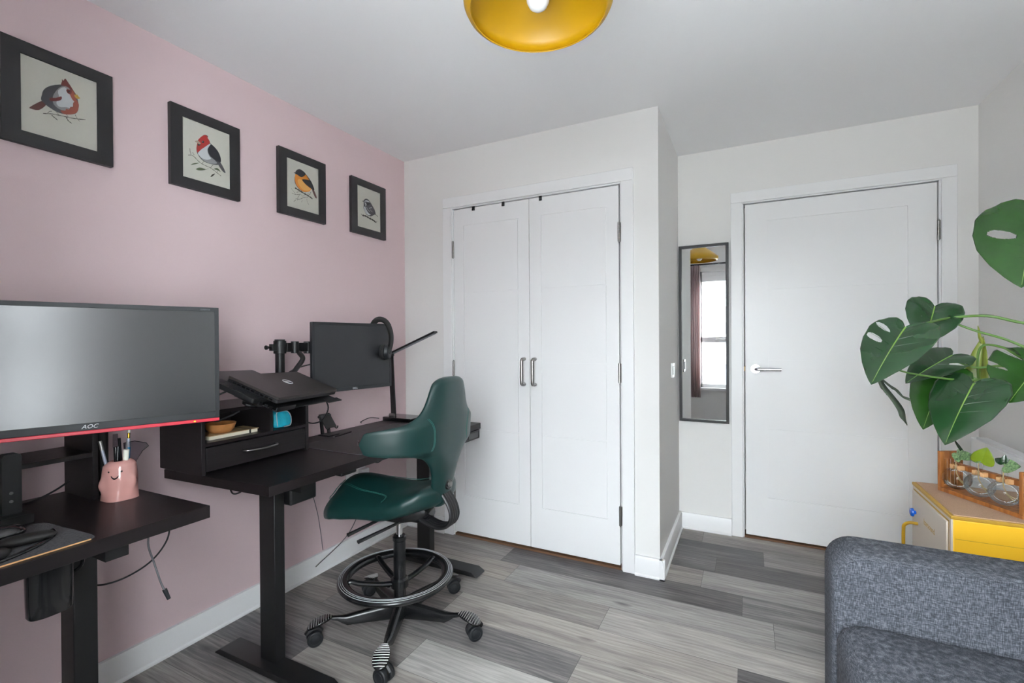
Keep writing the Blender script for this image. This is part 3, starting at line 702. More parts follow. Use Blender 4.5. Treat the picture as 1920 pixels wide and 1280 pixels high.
# desk mat, phone stand, pen
bm = B(); pts = rrect(.225, 1.455, .60, 2.10, .03)
prism(bm, pts, 2, T2, T2+.0025); tag(obj('desk_mat', bm, K['blackplastic']), 'thin dark desk mat with a pale edge on the far desk', 'desk mat')
bm = B(); tube(bm, [(x, y, T2+.0028) for x, y in pts], .0009, n=6, closed=True); obj('edge_stitch', bm, K['cablegrey'], bpy.data.objects['desk_mat'])
o = bpy.data.objects['edge_stitch']
t = thing('phone_stand', 'small black folding phone stand on the far desk by the pink wall', 'stand', (.16, 1.70, T2))
bm = B(); box(bm, (.11, 1.665, T2), (.185, 1.735, T2+.007)); obj('base', bm, K['blackmetal'], t, bevel=.002)
bm = B(); slab(bm, [(.118, 1.675, T2+.007), (.130, 1.675, T2+.007), (.118, 1.675, T2+.092), (.106, 1.675, T2+.092)], (0, .012, 0))
slab(bm, [(.118, 1.715, T2+.007), (.130, 1.715, T2+.007), (.118, 1.715, T2+.092), (.106, 1.715, T2+.092)], (0, .012, 0)); cyl(bm, (.115, 1.665, T2+.094), (.115, 1.738, T2+.094), .007, n=14); obj('arm', bm, K['blackmetal'], t)
bm = B(); slab(bm, [(.110, 1.668, T2+.104), (.162, 1.668, T2+.038), (.162, 1.734, T2+.038), (.110, 1.734, T2+.104)], (.004, 0, .003))
pl = obj('cradle', bm, K['blackmetal'], t, bevel=.001)
bm = B(); tube(bm, [(.160, 1.675, T2+.038), (.170, 1.675, T2+.034), (.178, 1.675, T2+.038), (.180, 1.675, T2+.047)], .003, n=8, flat=1); tube(bm, [(.160, 1.727, T2+.038), (.170, 1.727, T2+.034), (.178, 1.727, T2+.038), (.180, 1.727, T2+.047)], .003, n=8); obj('lip', bm, K['blackmetal'], pl)
bm = B(); box(bm, (.119, 1.674, T2+.097), (.1215, 1.685, T2+.100)); box(bm, (.119, 1.717, T2+.097), (.1215, 1.728, T2+.100)); obj('grip_pad', bm, K['logodim'], pl)
t = thing('ballpoint_pen', 'slim black ballpoint pen lying beside the phone stand', 'pen', (.20, 1.73, T2))
bm = B(); cyl(bm, (.222, 1.665, T2+.0045), (.196, 1.80, T2+.0045), .0042, .0035, n=12); obj('barrel', bm, K['gloss'], t)
bm = B(); cyl(bm, (.2235, 1.657, T2+.0045), (.222, 1.665, T2+.0045), .003, .0042, n=12); obj('end_cap', bm, K['steel'], t)
t = thing('bottle_stopper', 'small clear glass stopper lying at the front edge of the desk mat', 'ornament', (.47, 1.585, T2+.003))
bm = B(); lathe(bm, [(0, 0), (.012, .001), (.014, .008), (.008, .016), (.011, .023), (0, .028)], (.47, 1.585, T2+.003), 16); obj('knob', bm, K['glass'], t)

# monitor arm pole on the organiser
px, py = .176, 1.405
t = thing('pole_mount', 'black monitor arm and pole holding the second monitor and laptop tray', 'monitor arm', (px, py, hz1))
bm = B(); cyl(bm, (px, py, hz1+.008), (px, py, 1.225), .0195, n=28); obj('pole', bm, K['blackmetal'], t)
bx('base_plate', (px-.06, py-.045, hz1), (px+.06, py+.035, hz1+.009), K['blackmetal'], t, bevel=.003)
bm = B(); cyl(bm, (px, py, 1.165), (px, py, 1.222), .026, n=28); cyl(bm, (px, py, 1.222), (px, py, 1.228), .022, n=24); box(bm, (px-.012, py-.045, 1.178), (px+.012, py-.02, 1.208)); cyl(bm, (px, py-.045, 1.193), (px, py-.062, 1.193), .006, n=12); cyl(bm, (px, py-.062, 1.193), (px, py-.07, 1.193), .010, n=12)
obj('clamp', bm, K['blackplastic'], t, bevel=.002)
m2c = Vector((.318, 1.700, 1.145))      # centre of the second monitor face
def bar(bm, p, q, hw, z0, z1):
    p = Vector((p[0], p[1], 0)); q = Vector((q[0], q[1], 0)); d = (q-p).normalized(); n = Vector((-d.y, d.x, 0))*hw
    slab(bm, [(*(v)[:2], z0) for v in (p+n, q+n, q-n, p-n)], (0, 0, z1-z0))
el = (.185, 1.545)
bm = B(); bar(bm, (px+.01, py+.02), el, .014, 1.172, 1.212); cyl(bm, (*el, 1.162), (*el, 1.218), .018, n=22); cyl(bm, (px+.022, py+.06, 1.166), (px+.022, py+.06, 1.219), .017, n=22); obj('arm_link', bm, K['blackplastic'], t, bevel=.002)
bm = B(); bar(bm, el, (.262, 1.70), .012, 1.176, 1.206); cyl(bm, (.262, 1.70, 1.165), (.262, 1.70, 1.215), .016, n=22); obj('arm_link', bm, K['blackmetal'], t, bevel=.002)
bm = B(); slab(bm, [(.268, 1.65, 1.095), (.268, 1.75, 1.095), (.268, 1.75, 1.195), (.268, 1.65, 1.195)], (.02, 0, 0)); cyl(bm, (.262, 1.70, 1.165), (.272, 1.70, 1.155), .02); obj('monitor_plate', bm, K['blackmetal'], t)
bm = B(); tube(bm, [(px+.03, py+.075, 1.168), (px+.06, py+.07, 1.14), (px+.07, py+.03, 1.10), (.28, 1.36, 1.05), (.36, 1.28, 1.03)], .011, n=12); obj('tray_arm', bm, K['blackmetal'], t)
bm = B(); tube(bm, [(.262, 1.62, 1.13), (.21, 1.50, 1.105), (.19, 1.44, 1.08), (.20, 1.40, 1.05)], .0032, n=8); obj('cable', bm, K['cable'], t)
bm = B(); tube(bm, [(.40, 1.44, .99), (.40, 1.47, .93), (.36, 1.475, .875), (.31, 1.47, .855), (.27, 1.46, .86)], .0032, n=8); c_ = obj('loose_cable', bm, K['cable']); tag(c_, 'black cable looping down from the laptop tray to the organiser side', 'cable')

# second monitor
def monitor(root, bl, br, tl, th, frame_m, screen_m, bez, back_h):
    bl, br, tl = map(Vector, (bl, br, tl)); X = (br-bl); W = X.length; X.normalize(); Y = (tl-bl); Hh = Y.length; Y.normalize(); Z = X.cross(Y).normalized()
    P = lambda u, v, w: bl+X*u+Y*v+Z*w
    bm = B(); prof = rrect(0, 0, W, Hh, .004, 3)
    slab(bm, [P(u, v, 0) for u, v in prof], -Z*th); hs = obj('housing', bm, frame_m, root, bevel=.001)
    b0, b1, b2 = bez
    bm = B(); 
    for u0, v0, u1, v1 in ((0, 0, b0, Hh), (W-b0, 0, W, Hh), (b0, 0, W-b0, b2), (b0, Hh-b1, W-b0, Hh)): slab(bm, [P(u0, v0, 0), P(u1, v0, 0), P(u1, v1, 0), P(u0, v1, 0)], Z*.003)
    obj('bezel', bm, frame_m, root, bevel=.0008)
    bm = B(); slab(bm, [P(b0, b2, .0), P(W-b0, b2, .0), P(W-b0, Hh-b1, .0), P(b0, Hh-b1, .0)], Z*.0012); obj('screen', bm, screen_m, root)
    bm = B(); slab(bm, [P(W*.2, Hh*.2, -th), P(W*.8, Hh*.2, -th), P(W*.8, Hh*.8, -th), P(W*.2, Hh*.8, -th)], -Z*back_h); obj('rear_housing', bm, frame_m, root, bevel=.008)
    return P, X, Y, Z, W, Hh
t = thing('monitor', 'smaller black flat monitor with headphones over its corner, on a swing arm', 'monitor', (.318, 1.700, .985))
P, X_, Y_, Z_, W2, H2 = monitor(t, (.290, 1.481, .982), (.362, 1.918, .982), (.290, 1.481, 1.306), .018, K['bezel'], K['screen2'], (.011, .012, .017), .012)
text('logo', 'DELL', K['logo'], P(W2*.5, .0085, .0034), X_, Y_, .013, t)

# headphones over its right corner
t = thing('headphones', 'black over-ear headphones hung over the top corner of the smaller monitor', 'headphones', tuple(P(W2-.05, H2-.16, .05)))
def hp(u, v, w): return P(W2+u-.016, H2+v, w)
bm = B(); tube(bm, [hp(-.045, -.150, .052), hp(-.035, -.10, .062), hp(-.030, -.045, .055), hp(-.035, .004, .032), hp(-.048, .022, .0), hp(-.062, .012, -.028), hp(-.07, -.03, -.052), hp(-.07, -.09, -.06), hp(-.065, -.14, -.056)], .0085, n=12, flat=1.7); obj('headband', bm, K['rubber'], t)
for w0, s in ((.014, 1), (-.034, -1)):
    c0 = hp(-.055, -.145, w0 if s > 0 else w0); ax = (Z_*s*.8+X_*.45*s).normalized()
    bm = B(); cyl(bm, c0, c0+ax*.022, .038, .042, n=32); obj('ear_cushion', bm, K['rubber'], t, bevel=.006, seg=4)
    bm = B(); cyl(bm, c0+ax*.022, c0+ax*.044, .039, .031, n=32); obj('ear_cup', bm, K['bezel'], t, bevel=.005, seg=3)

# laptop tray with laptop
A = Vector((.609, 1.073, 1.028)); Bv = Vector((.454, 1.473, 1.011)); D = Vector((.417, 1.055, 1.103))
n = (Bv-A).cross(D-A).normalized(); n = n if n.z > 0 else -n
ex = (Bv-A).normalized(); L1 = (Bv-A).length; ey = (D-A); ey = (ey-ex*ey.dot(ex)); L2 = ey.length; ey.normalize()
Q = lambda u, v, w: A+ex*u+ey*v+n*w
t = thing('laptop', 'closed dark laptop with a round logo, lying tilted on the tray', 'laptop', tuple(Q(L1/2, L2/2, -.022)))
def rslab(u0, v0, u1, v1, w0, w1, r, name, m, par, bevel=.001):
    bm = B(); slab(bm, [Q(a, b, w0) for a, b in rrect(u0, v0, u1, v1, r, 4)], n*(w1-w0)); return obj(name, bm, m, par, bevel=bevel)
rslab(0, 0, L1, L2, -.009, 0, .008, 'lid', K['laptoplid'], t); rslab(.002, .001, L1-.002, L2, -.0225, -.0105, .008, 'base', K['blackplastic'], t)
bm = B()
for i in range(9): 
    v = .02+i*.018; slab(bm, [Q(-.0006, v, -.019), Q(-.0006, v+.011, -.019), Q(-.0006, v+.011, -.013), Q(-.0006, v, -.013)], ex*.002)
obj('port', bm, K['gloss'], t)
bm = B(); R_ = [Q(L1*.52+.019*math.cos(a*PI/12), L2*.56+.019*math.sin(a*PI/12), .0006) for a in range(24)]; tube(bm, R_, .0012, n=6, closed=True); obj('logo_ring', bm, K['logo'], t)
text('logo', 'DELL', K['logo'], Q(L1*.52, L2*.56, .0006), ex, ey, .013, t)
t = thing('keyboard_laptop', 'thin open laptop base with visible keys, tucked under the closed laptop', 'laptop', tuple(Q(.12, .28, -.04)))
rslab(-.045, .055, .26, .288, -.040, -.0235, .008, 'base', K['blackplastic'], t)
bm = B()
for i in range(5):
    for j in range(4): u0, v0 = -.038+i*.009, .10+j*.032; slab(bm, [Q(u0, v0, -.0235), Q(u0+.0075, v0, -.0235), Q(u0+.0075, v0+.026, -.0235), Q(u0, v0+.026, -.0235)], n*.0015)
o = obj('keys', bm, K['bezel'], t)
t = thing('laptop_tray', 'black vented laptop tray held by the arm above the organiser', 'tray', tuple(Q(.2, .1, -.06)))
bm = B(); slab(bm, [Q(-.012, -.012, -.045), Q(L1+.012, -.012, -.045), Q(L1+.0, L2+.03, -.045), Q(-.012, L2+.03, -.045)], n*.0042); obj('tray_plate', bm, K['blackmetal'], t, bevel=.001)
bm = B(); slab(bm, [Q(-.012, -.016, -.045), Q(.10, -.016, -.045), Q(.10, -.012, -.045), Q(-.012, -.012, -.045)], n*.016); slab(bm, [Q(L1-.10, -.030, -.040), Q(L1+.012, -.030, -.040), Q(L1+.012, -.004, -.040), Q(L1-.10, -.004, -.040)], n*.004)
obj('front_lip', bm, K['blackmetal'], t)
bm = B()
for i in range(10): v = .0+i*.019; slab(bm, [Q(-.0135, v, -.043), Q(-.0135, v+.012, -.043), Q(-.0135, v+.012, -.034), Q(-.0135, v, -.034)], ex*.004)
obj('vent', bm, K['gloss'], t)
bm = B(); slab(bm, [Q(.05, .10, -.045), Q(.15, .10, -.045), Q(.15, .2, -.045), Q(.05, .2, -.045)], Vector((0, 0, -.035))); cyl(bm, Q(.1, .15, -.07), Q(.1, .15, -.1), .018, n=18); cyl(bm, Q(.1, .15, -.09), Q(.1, .15, -.1), .026, n=10); obj('mounting_block', bm, K['blackplastic'], t, bevel=.003)
bm = B(); tube(bm, [Q(-.02, .17, -.045), Q(-.05, .18, -.07), Q(-.06, .18, -.12), Q(-.02, .17, -.155), Q(.03, .16, -.14), Q(.06, .15, -.12)], .0032, n=8); obj('cable', bm, K['cable'], t)

# desk lamp
t = thing('desk_lamp', 'thin black folding desk lamp at the far corner of the desk', 'lamp', (.12, 2.25, T2))
bm = B(); prism(bm, rrect(.088, 2.15, .30, 2.285, .008), 2, T2, T2+.022); obj('base', bm, K['gloss'], t, bevel=.003)
bm = B(); slab(bm, [(.108, 2.205, T2+.022), (.142, 2.205, T2+.022), (.124, 2.205, 1.128), (.090, 2.205, 1.128)], (0, .010, 0)); st = obj('post', bm, K['blackmetal'], t, bevel=.002)
bm = B(); cyl(bm, (.103, 2.20, T2+.028), (.14, 2.20, T2+.028), .009); obj('hinge', bm, K['steel'], t)
bm = B(); cyl(bm, (.085, 2.21, 1.132), (.125, 2.21, 1.132), .009); obj('hinge', bm, K['blackplastic'], t)
bm = B(); slab(bm, [(.095, 2.195, 1.132), (.095, 2.232, 1.132), (.435, 2.232, 1.262), (.435, 2.195, 1.262)], (-.003, 0, .010)); hd = obj('lamp_head', bm, K['blackmetal'], t, bevel=.002)
bm = B(); slab(bm, [(.115, 2.200, 1.1385), (.115, 2.227, 1.1385), (.425, 2.227, 1.257), (.425, 2.200, 1.257)], (.0006, 0, -.0015)); obj('light_panel', bm, K['logodim'], hd)
bm = B(); tube(bm, [(.06, 2.155, T2+.01), (.04, 2.10, T2+.02), (.02, 2.05, T2+.004), (.05, 2.02, T2+.004)], .0025, n=8); obj('cord', bm, K['cable'], t)

# cables under the far desk
for k, (pts, lbl) in enumerate(((([(.20, 2.0, .71), (.19, 2.03, .62), (.16, 2.08, .55), (.12, 2.06, .52), (.10, 2.0, .60), (.12, 1.96, .71)]), 'black cable loop hanging under the far desk behind the seat'),
                                (([(.10, 1.62, .71), (.03, 1.66, .60), (.02, 1.70, .45), (.02, 1.74, .30), (.03, 1.76, .12)]), 'thin grey cable hanging down the pink wall behind the chair'),
                                (([(.15, 1.14, .71), (.30, 1.09, .685), (.36, 1.07, .668), (.41, 1.07, .684), (.42, 1.09, .71)]), 'short black cable sagging under the end of the far desk'))):
    bm = B(); tube(bm, pts, .003 if k != 1 else .0018, n=8); tag(obj('cable', bm, K['cable'] if k != 1 else K['cablegrey']), lbl, 'cable')

# ---------------------------------------------------------------- near desk (left one)
T1 = .740
t = thing('standing_desk', 'black-brown sit-stand desk at the left edge under the red edged monitor', 'desk', (.33, .2, 0))
bm = B(); quadbox(bm, [(.05, -.16), (.612, -.16), (.620, .835), (.058, .822)], T1-.036, T1); obj('desktop', bm, K['blackwoodtop'], t, bevel=.0015)
for (ly0, ly1) in ((.578, .630), (.02, .072)):
    lg = bx('leg', (.388, ly0, .03), (.462, ly1, .69), K['blackmetal'], t, bevel=.003)
    bx('inner_tube', (.394, ly0+.006, .6), (.456, ly1-.006, .704), K['blackmetal'], lg)
foot('foot', .13, .72, .604, .085, t); foot('foot', .13, .72, .046, .085, t)
bx('crossbar', (.40, .07, .655), (.45, .58, .70), K['blackmetal'], t)
bx('bracket', (.18, .59, .672), (.60, .64, .704), K['blackmetal'], t)
bx('cable_tray', (.34, .66, .676), (.52, .70, .704), K['blackplastic'], t, bevel=.003)
# cup holder hooked under the edge
t = thing('cup_holder', 'black oval cup hanging under the front edge of the near desk', 'cup holder', (.575, .50, .585))
bm = B(); rings = []
for z, s in ((.587, .9), (.592, .97), (.62, .99), (.704, 1.02)):
    rings.append([(.565+.026*s*math.copysign(abs(math.cos(a))**.8, math.cos(a)), .497+.042*s*math.copysign(abs(math.sin(a))**.8, math.sin(a)), z) for a in [2*PI*i/32 for i in range(32)]])
loft(bm, rings); obj('cup', bm, K['gloss'], t, angle=50)
bm = B(); tube(bm, [(.56, .54, .66), (.55, .562, .668), (.54, .57, .69), (.54, .572, .704)], .004, n=8); obj('handle', bm, K['gloss'], t)
# riser shelf
t = thing('monitor_riser', 'black-brown two-tier riser shelf at the back of the near desk', 'shelf', (.16, .4, T1))
bx('side_panel', (.062, .706, T1), (.248, .720, 1.010), K['blackwood'], t, bevel=.001)
bx('side_panel', (.062, -.05, T1), (.248, -.036, 1.010), K['blackwood'], t, bevel=.001)
bx('shelf', (.062, -.036, .872), (.246, .706, .886), K['blackwoodtop'], t, bevel=.001)
bx('top_rail', (.062, -.036, .958), (.076, .706, 1.010), K['blackwood'], t, bevel=.001)
# pole behind the pen pot
t = thing('monitor_stand', 'black column and arm carrying the large red edged monitor', 'monitor arm', (.17, .758, T1))
bm = B(); cyl(bm, (.17, .758, T1), (.17, .758, 1.08), .019, n=24); obj('column', bm, K['blackmetal'], t)
bx('base_plate', (.12, .725, T1), (.22, .80, T1+.006), K['blackmetal'], t, bevel=.002)
bm = B(); bar(bm, (.17, .758), (.27, .76), .018, .965, 1.005); cyl(bm, (.17, .758, .95), (.17, .758, 1.02), .027, n=24); obj('arm', bm, K['blackplastic'], t, bevel=.003)
# big monitor
mr = Vector((.457, .964, .957)); mo = mr-Vector((.358, .934, 0)).normalized()*.645 
t = thing('monitor', 'large dark monitor with a red lower edge on the near desk', 'monitor', tuple((mo+mr)/2))
P, X_, Y_, Z_, W1, H1 = monitor(t, mo+Vector((0, 0, .012)), mr+Vector((0, 0, .012)), (mo.x, mo.y, 1.333), .022, K['bezel'], K['screen'], (.012, .013, .021), .016)
bm = B(); slab(bm, [P(0, -.011, .003), P(W1, -.011, .003), P(W1, -.0004, .003), P(0, -.0004, .003)], -Z_*.03); rs = obj('red_edge', bm, K['red'], t, bevel=.002); rs['label'] = 'red lower edge strip'
bm = B(); slab(bm, [P(W1-.072, -.0075, .0031), P(W1-.067, -.0075, .0031), P(W1-.067, -.004, .0031), P(W1-.072, -.004, .0031)], Z_*.0006); obj('power_light', bm, K['led'], rs)
text('logo', 'AOC', K['logo'], P(W1*.5+.0, .0105, .0034), X_, Y_, .016, t, shear=.3)
text('model_mark', 'G2460VQ6', K['logodim'], P(W1-.038, H1-.0075, .0034), X_, Y_, .0058, t)
bm = B(); slab(bm, [P(W1*.42, H1*.3, -.038), P(W1*.58, H1*.3, -.038), P(W1*.58, H1*.05, -.038), P(W1*.42, H1*.05, -.038)], -Z_*.03); obj('mount', bm, K['blackplastic'], t)
# dock at the frame's left edge
t = thing('dock', 'black upright dock with two silver buttons at the left picture edge', 'dock', (.27, .50, T1))
bm = B(); prism(bm, rrect(.50, .76, .538, .925, .010), 0, .255, .285); obj('body', bm, K['blackplastic'], t)
bm = B()
for z in (.80, .822): cyl(bm, (.285, .517, z), (.287, .517, z), .004, n=14)
obj('button', bm, K['steel'], t)
bm = B(); prism(bm, rrect(.485, T1, .55, .765, .004), 0, .22, .32); obj('foot', bm, K['blackplastic'], t)
bm = B(); tube(bm, [(.09, .735, .80), (.10, .68, .765), (.11, .62, .745), (.12, .58, .744)], .003, n=8); tag(obj('cable', bm, K['cable']), 'black cable running along the back of the near desk to the riser', 'cable')

# pen pot
pc = Vector((.300, .752, T1))
t = thing('pen_pot', 'glossy pink ceramic pen pot with a smiling face, on the near desk', 'pot', tuple(pc))
face = Vector((.80, -.60, 0)).normalized(); side = Vector((.60, .80, 0)).normalized()
def ghost(a, z):
    zz = z/.118
    r = .040+.004*math.sin(PI*zz)-.003*zz
    ru = r*(1+.03*math.sin(2*a))            # footprint slightly square
    flare = max(0, .28-zz)/.28; ru += .0045*flare*(.8+.5*math.cos(4*a+.6))
    for a0, z0 in ((.95, .055), (-1.0, .05)):   # little arms
        da = (a-a0+PI) % (2*PI)-PI; ru += .0085*math.exp(-(da/.24)**2-((z-z0+.25*da*0)/.020)**2)
    ru -= .004*math.exp(-(((a-.55+PI) % (2*PI)-PI)/.2)**2-((z-.03)/.02)**2)
    if zz > .86: ru -= .012*((zz-.86)/.14)**2
    return ru
bm = B(); rings = []; NA = 64
def gp(a, z, r): return pc+face*(r*math.cos(a))+side*(r*1.06*math.sin(a))+Vector((0, 0, z))
rings.append([gp(2*PI*i/NA, .0005, .02) for i in range(NA)])
for z in np.linspace(.001, .118, 34): rings.append([gp(2*PI*i/NA, z+.003*math.sin(2*PI*i/NA)*(z/.118), ghost(2*PI*i/NA, z)) for i in range(NA)])
for z in (.117, .112, .09, .04): rings.append([gp(2*PI*i/NA, z, ghost(2*PI*i/NA, .118)-.0035) for i in range(NA)])
rings.append([gp(2*PI*i/NA, .04, .012) for i in range(NA)])
loft(bm, rings); obj('body', bm, K['potpink'], t, angle=70)
for a in (-.42, .32):
    bm = B(); c0 = gp(a, .090, ghost(a, .090)); cyl(bm, c0-face*.003, c0+(c0-pc).normalized()*Vector((1, 1, 0)).length*.0006, .0027, n=14); obj('eye', bm, K['gloss'], t)
bm = B(); tube(bm, [gp(a, .079-.009*(1-((a+.05)/.22)**2), ghost(a, .075)-.0002) for a in (-.27, -.17, -.05, .07, .17)], lambda s: .0006+.0016*math.sin(PI*s), n=8); obj('mouth', bm, K['gloss'], t)
# pens
def pen(name, lbl, a, r, lean, parts, cat='pen'):
    b0 = gp(a, .006, .012) ; top = gp(a, .118, r); d = (top-b0).normalized(); o_ = thing(name, lbl, cat, tuple(b0), group='pens in the pink pot')
    for nm, m, s0, s1, ra, rb in parts:
        bm = B(); cyl(bm, b0+d*s0, b0+d*s1, ra, rb, n=14); obj(nm, bm, m, o_)
    return o_, b0, d
pen('marker_pen', 'silver marker pen leaning left in the pink pot', -2.0+.55, .032, 0, [('barrel', K['palepen'], .04, .15, .0045, .0045), ('cap', K['steel'], .15, .178, .0052, .0048)])
pen('marker_pen', 'clear capped black pen at the back of the pink pot', -2.5, .018, 0, [('barrel', K['gloss'], .04, .15, .006, .006), ('cap', K['clearplastic'], .15, .19, .0075, .006)])
pen('felt_pen', 'slim black felt pen standing in the middle of the pink pot', 2.6, .004, 0, [('barrel', K['gloss'], .04, .18, .004, .004)])
pen('felt_pen', 'black barrel felt pen beside the turquoise pen in the pot', -.6, .006, 0, [('barrel', K['gloss'], .04, .155, .005, .005)])
pen('brush_pen', 'turquoise barrelled brush pen with a gold cap in the pink pot', 2.0, .018, 0, [('barrel', K['bluepen'], .04, .148, .0065, .0065), ('grip', K['palepen'], .148, .176, .007, .005), ('collar', K['gold'], .176, .192, .0035, .0035), ('tip', K['whitepen'], .192, .202, .004, .004)])
pen('white_pen', 'white hooked cutter handle at the front of the pink pot', .9, .022, 0, [('handle', K['whitepen'], .04, .146, .0065, .0075), ('wire_loop', K['steel'], .146, .172, .0022, .0015)], 'tool')
t2 = thing('plastic_ruler', 'clear fan-shaped plastic scraper fanned out on the right of the pot', 'tool', tuple(gp(1.6, .01, .02)), group='pens in the pink pot')
fo = gp(1.75, .09, .026); up = Vector((0, 0, 1)); sd = (side*.9+face*.1).normalized()
fan = [(-.008, -.05), (.004, -.05), (.014, .02), (.030, .05), (.046, .064), (.040, .074), (.01, .082), (-.018, .078), (-.016, .03)]
bm = B(); slab(bm, [fo+sd*u+up*v for u, v in fan], face*.0015); obj('blade', bm, K['clearplastic'], t2)
bm = B(); tube(bm, [fo+sd*u+up*v for u, v in fan], .0011, n=6, closed=True); obj('rim', bm, K['gloss'], t2)

# felt mat and vr-like remote/controllers
bm = B(); prism(bm, [(.352, -.1), (.600, -.1), (.600, .560), (.592, .572), (.580, .576), (.360, .560), (.352, .550)], 2, T1, T1+.003); fm = obj('felt_mat', bm, K['felt'])
tag(fm, 'grey felt desk mat with a cork edge on the near desk', 'desk mat')
bm = B(); box(bm, (.600, -.1, T1), (.6015, .562, T1+.003)); obj('cork_edge', bm, K['feltedge'], fm)
t = thing('headset', 'black on-ear headset lying flat on the grey felt mat', 'headset', (.48, .43, T1+.003))
def pad_shape(cx, cy, ang, ln, wd, hg, name, m):
    bm = B(); rings = []
    ca_, sa_ = math.cos(ang), math.sin(ang)
    for i in range(13):
        u = -1+2*i/12; r = max(.02, 1-abs(u)**3)**.5
        rings.append([(cx+ca_*u*ln-sa_*wd*r*math.cos(a), cy+sa_*u*ln+ca_*wd*r*math.cos(a), T1+.0035+hg*.5*(1+math.sin(a)*r)) for a in [2*PI*j/20 for j in range(20)]])
    loft(bm, rings); return obj(name, bm, m, t, angle=70)
pad_shape(.503, .478, 1.25, .052, .020, .026, 'ear_pad', K['rubber']); pad_shape(.555, .385, 1.45, .05, .024, .028, 'ear_pad', K['rubber'])
pad_shape(.440, .440, 1.3, .055, .032, .042, 'ear_shell', K['gloss'])
bm = B(); tube(bm, [(.470, .535, T1+.010), (.505, .525, T1+.008), (.545, .485, T1+.007), (.578, .425, T1+.007), (.592, .36, T1+.007), (.590, .28, T1+.007)], .0055, n=10, flat=.8); obj('headband', bm, K['gloss'], t)

# charger block and cables under the near desk
t = thing('power_adapter', 'black power adapter held under the end of the near desk', 'adapter', (.40, .74, .68))
bx('body', (.34, .715, .672), (.46, .765, .704), K['blackplastic'], t, bevel=.004)
bm = B(); tube(bm, [(.43, .765, .69), (.44, .79, .685), (.45, .80, .694), (.45, .79, .703)], .002, n=6); obj('hook', bm, K['cable'], t)
bm = B(); tube(bm, [(.44, .77, .69), (.43, .765, .62), (.44, .775, .56), (.455, .785, .50), (.465, .79, .475)], .0028, n=8); c_ = obj('cable', bm, K['cablegrey']); tag(c_, 'grey cable with a plug end dangling below the near desk', 'cable')
bm = B(); cyl(bm, (.465, .79, .478), (.475, .797, .448), .0062, .005, n=12); obj('connector', bm, K['bezel'], c_)
bm = B(); tube(bm, [(.40, .80, .704), (.40, .835, .66), (.395, .835, .60), (.38, .80, .545), (.36, .745, .515), (.34, .69, .51), (.32, .65, .53), (.31, .62, .58), (.31, .60, .66)], .0025, n=8); tag(obj('cable', bm, K['cable']), 'dark cable making a wide loop below the near desk', 'cable')

# ---------------------------------------------------------------- saddle chair (local: +x forward, +y left, z up)
ch = thing('saddle_chair', 'dark green leather saddle chair with a winged backrest and black foot ring', 'chair', (.700, 1.575, 0), math.radians(183))
def sgnp(c, e): return math.copysign(abs(c)**e, c)
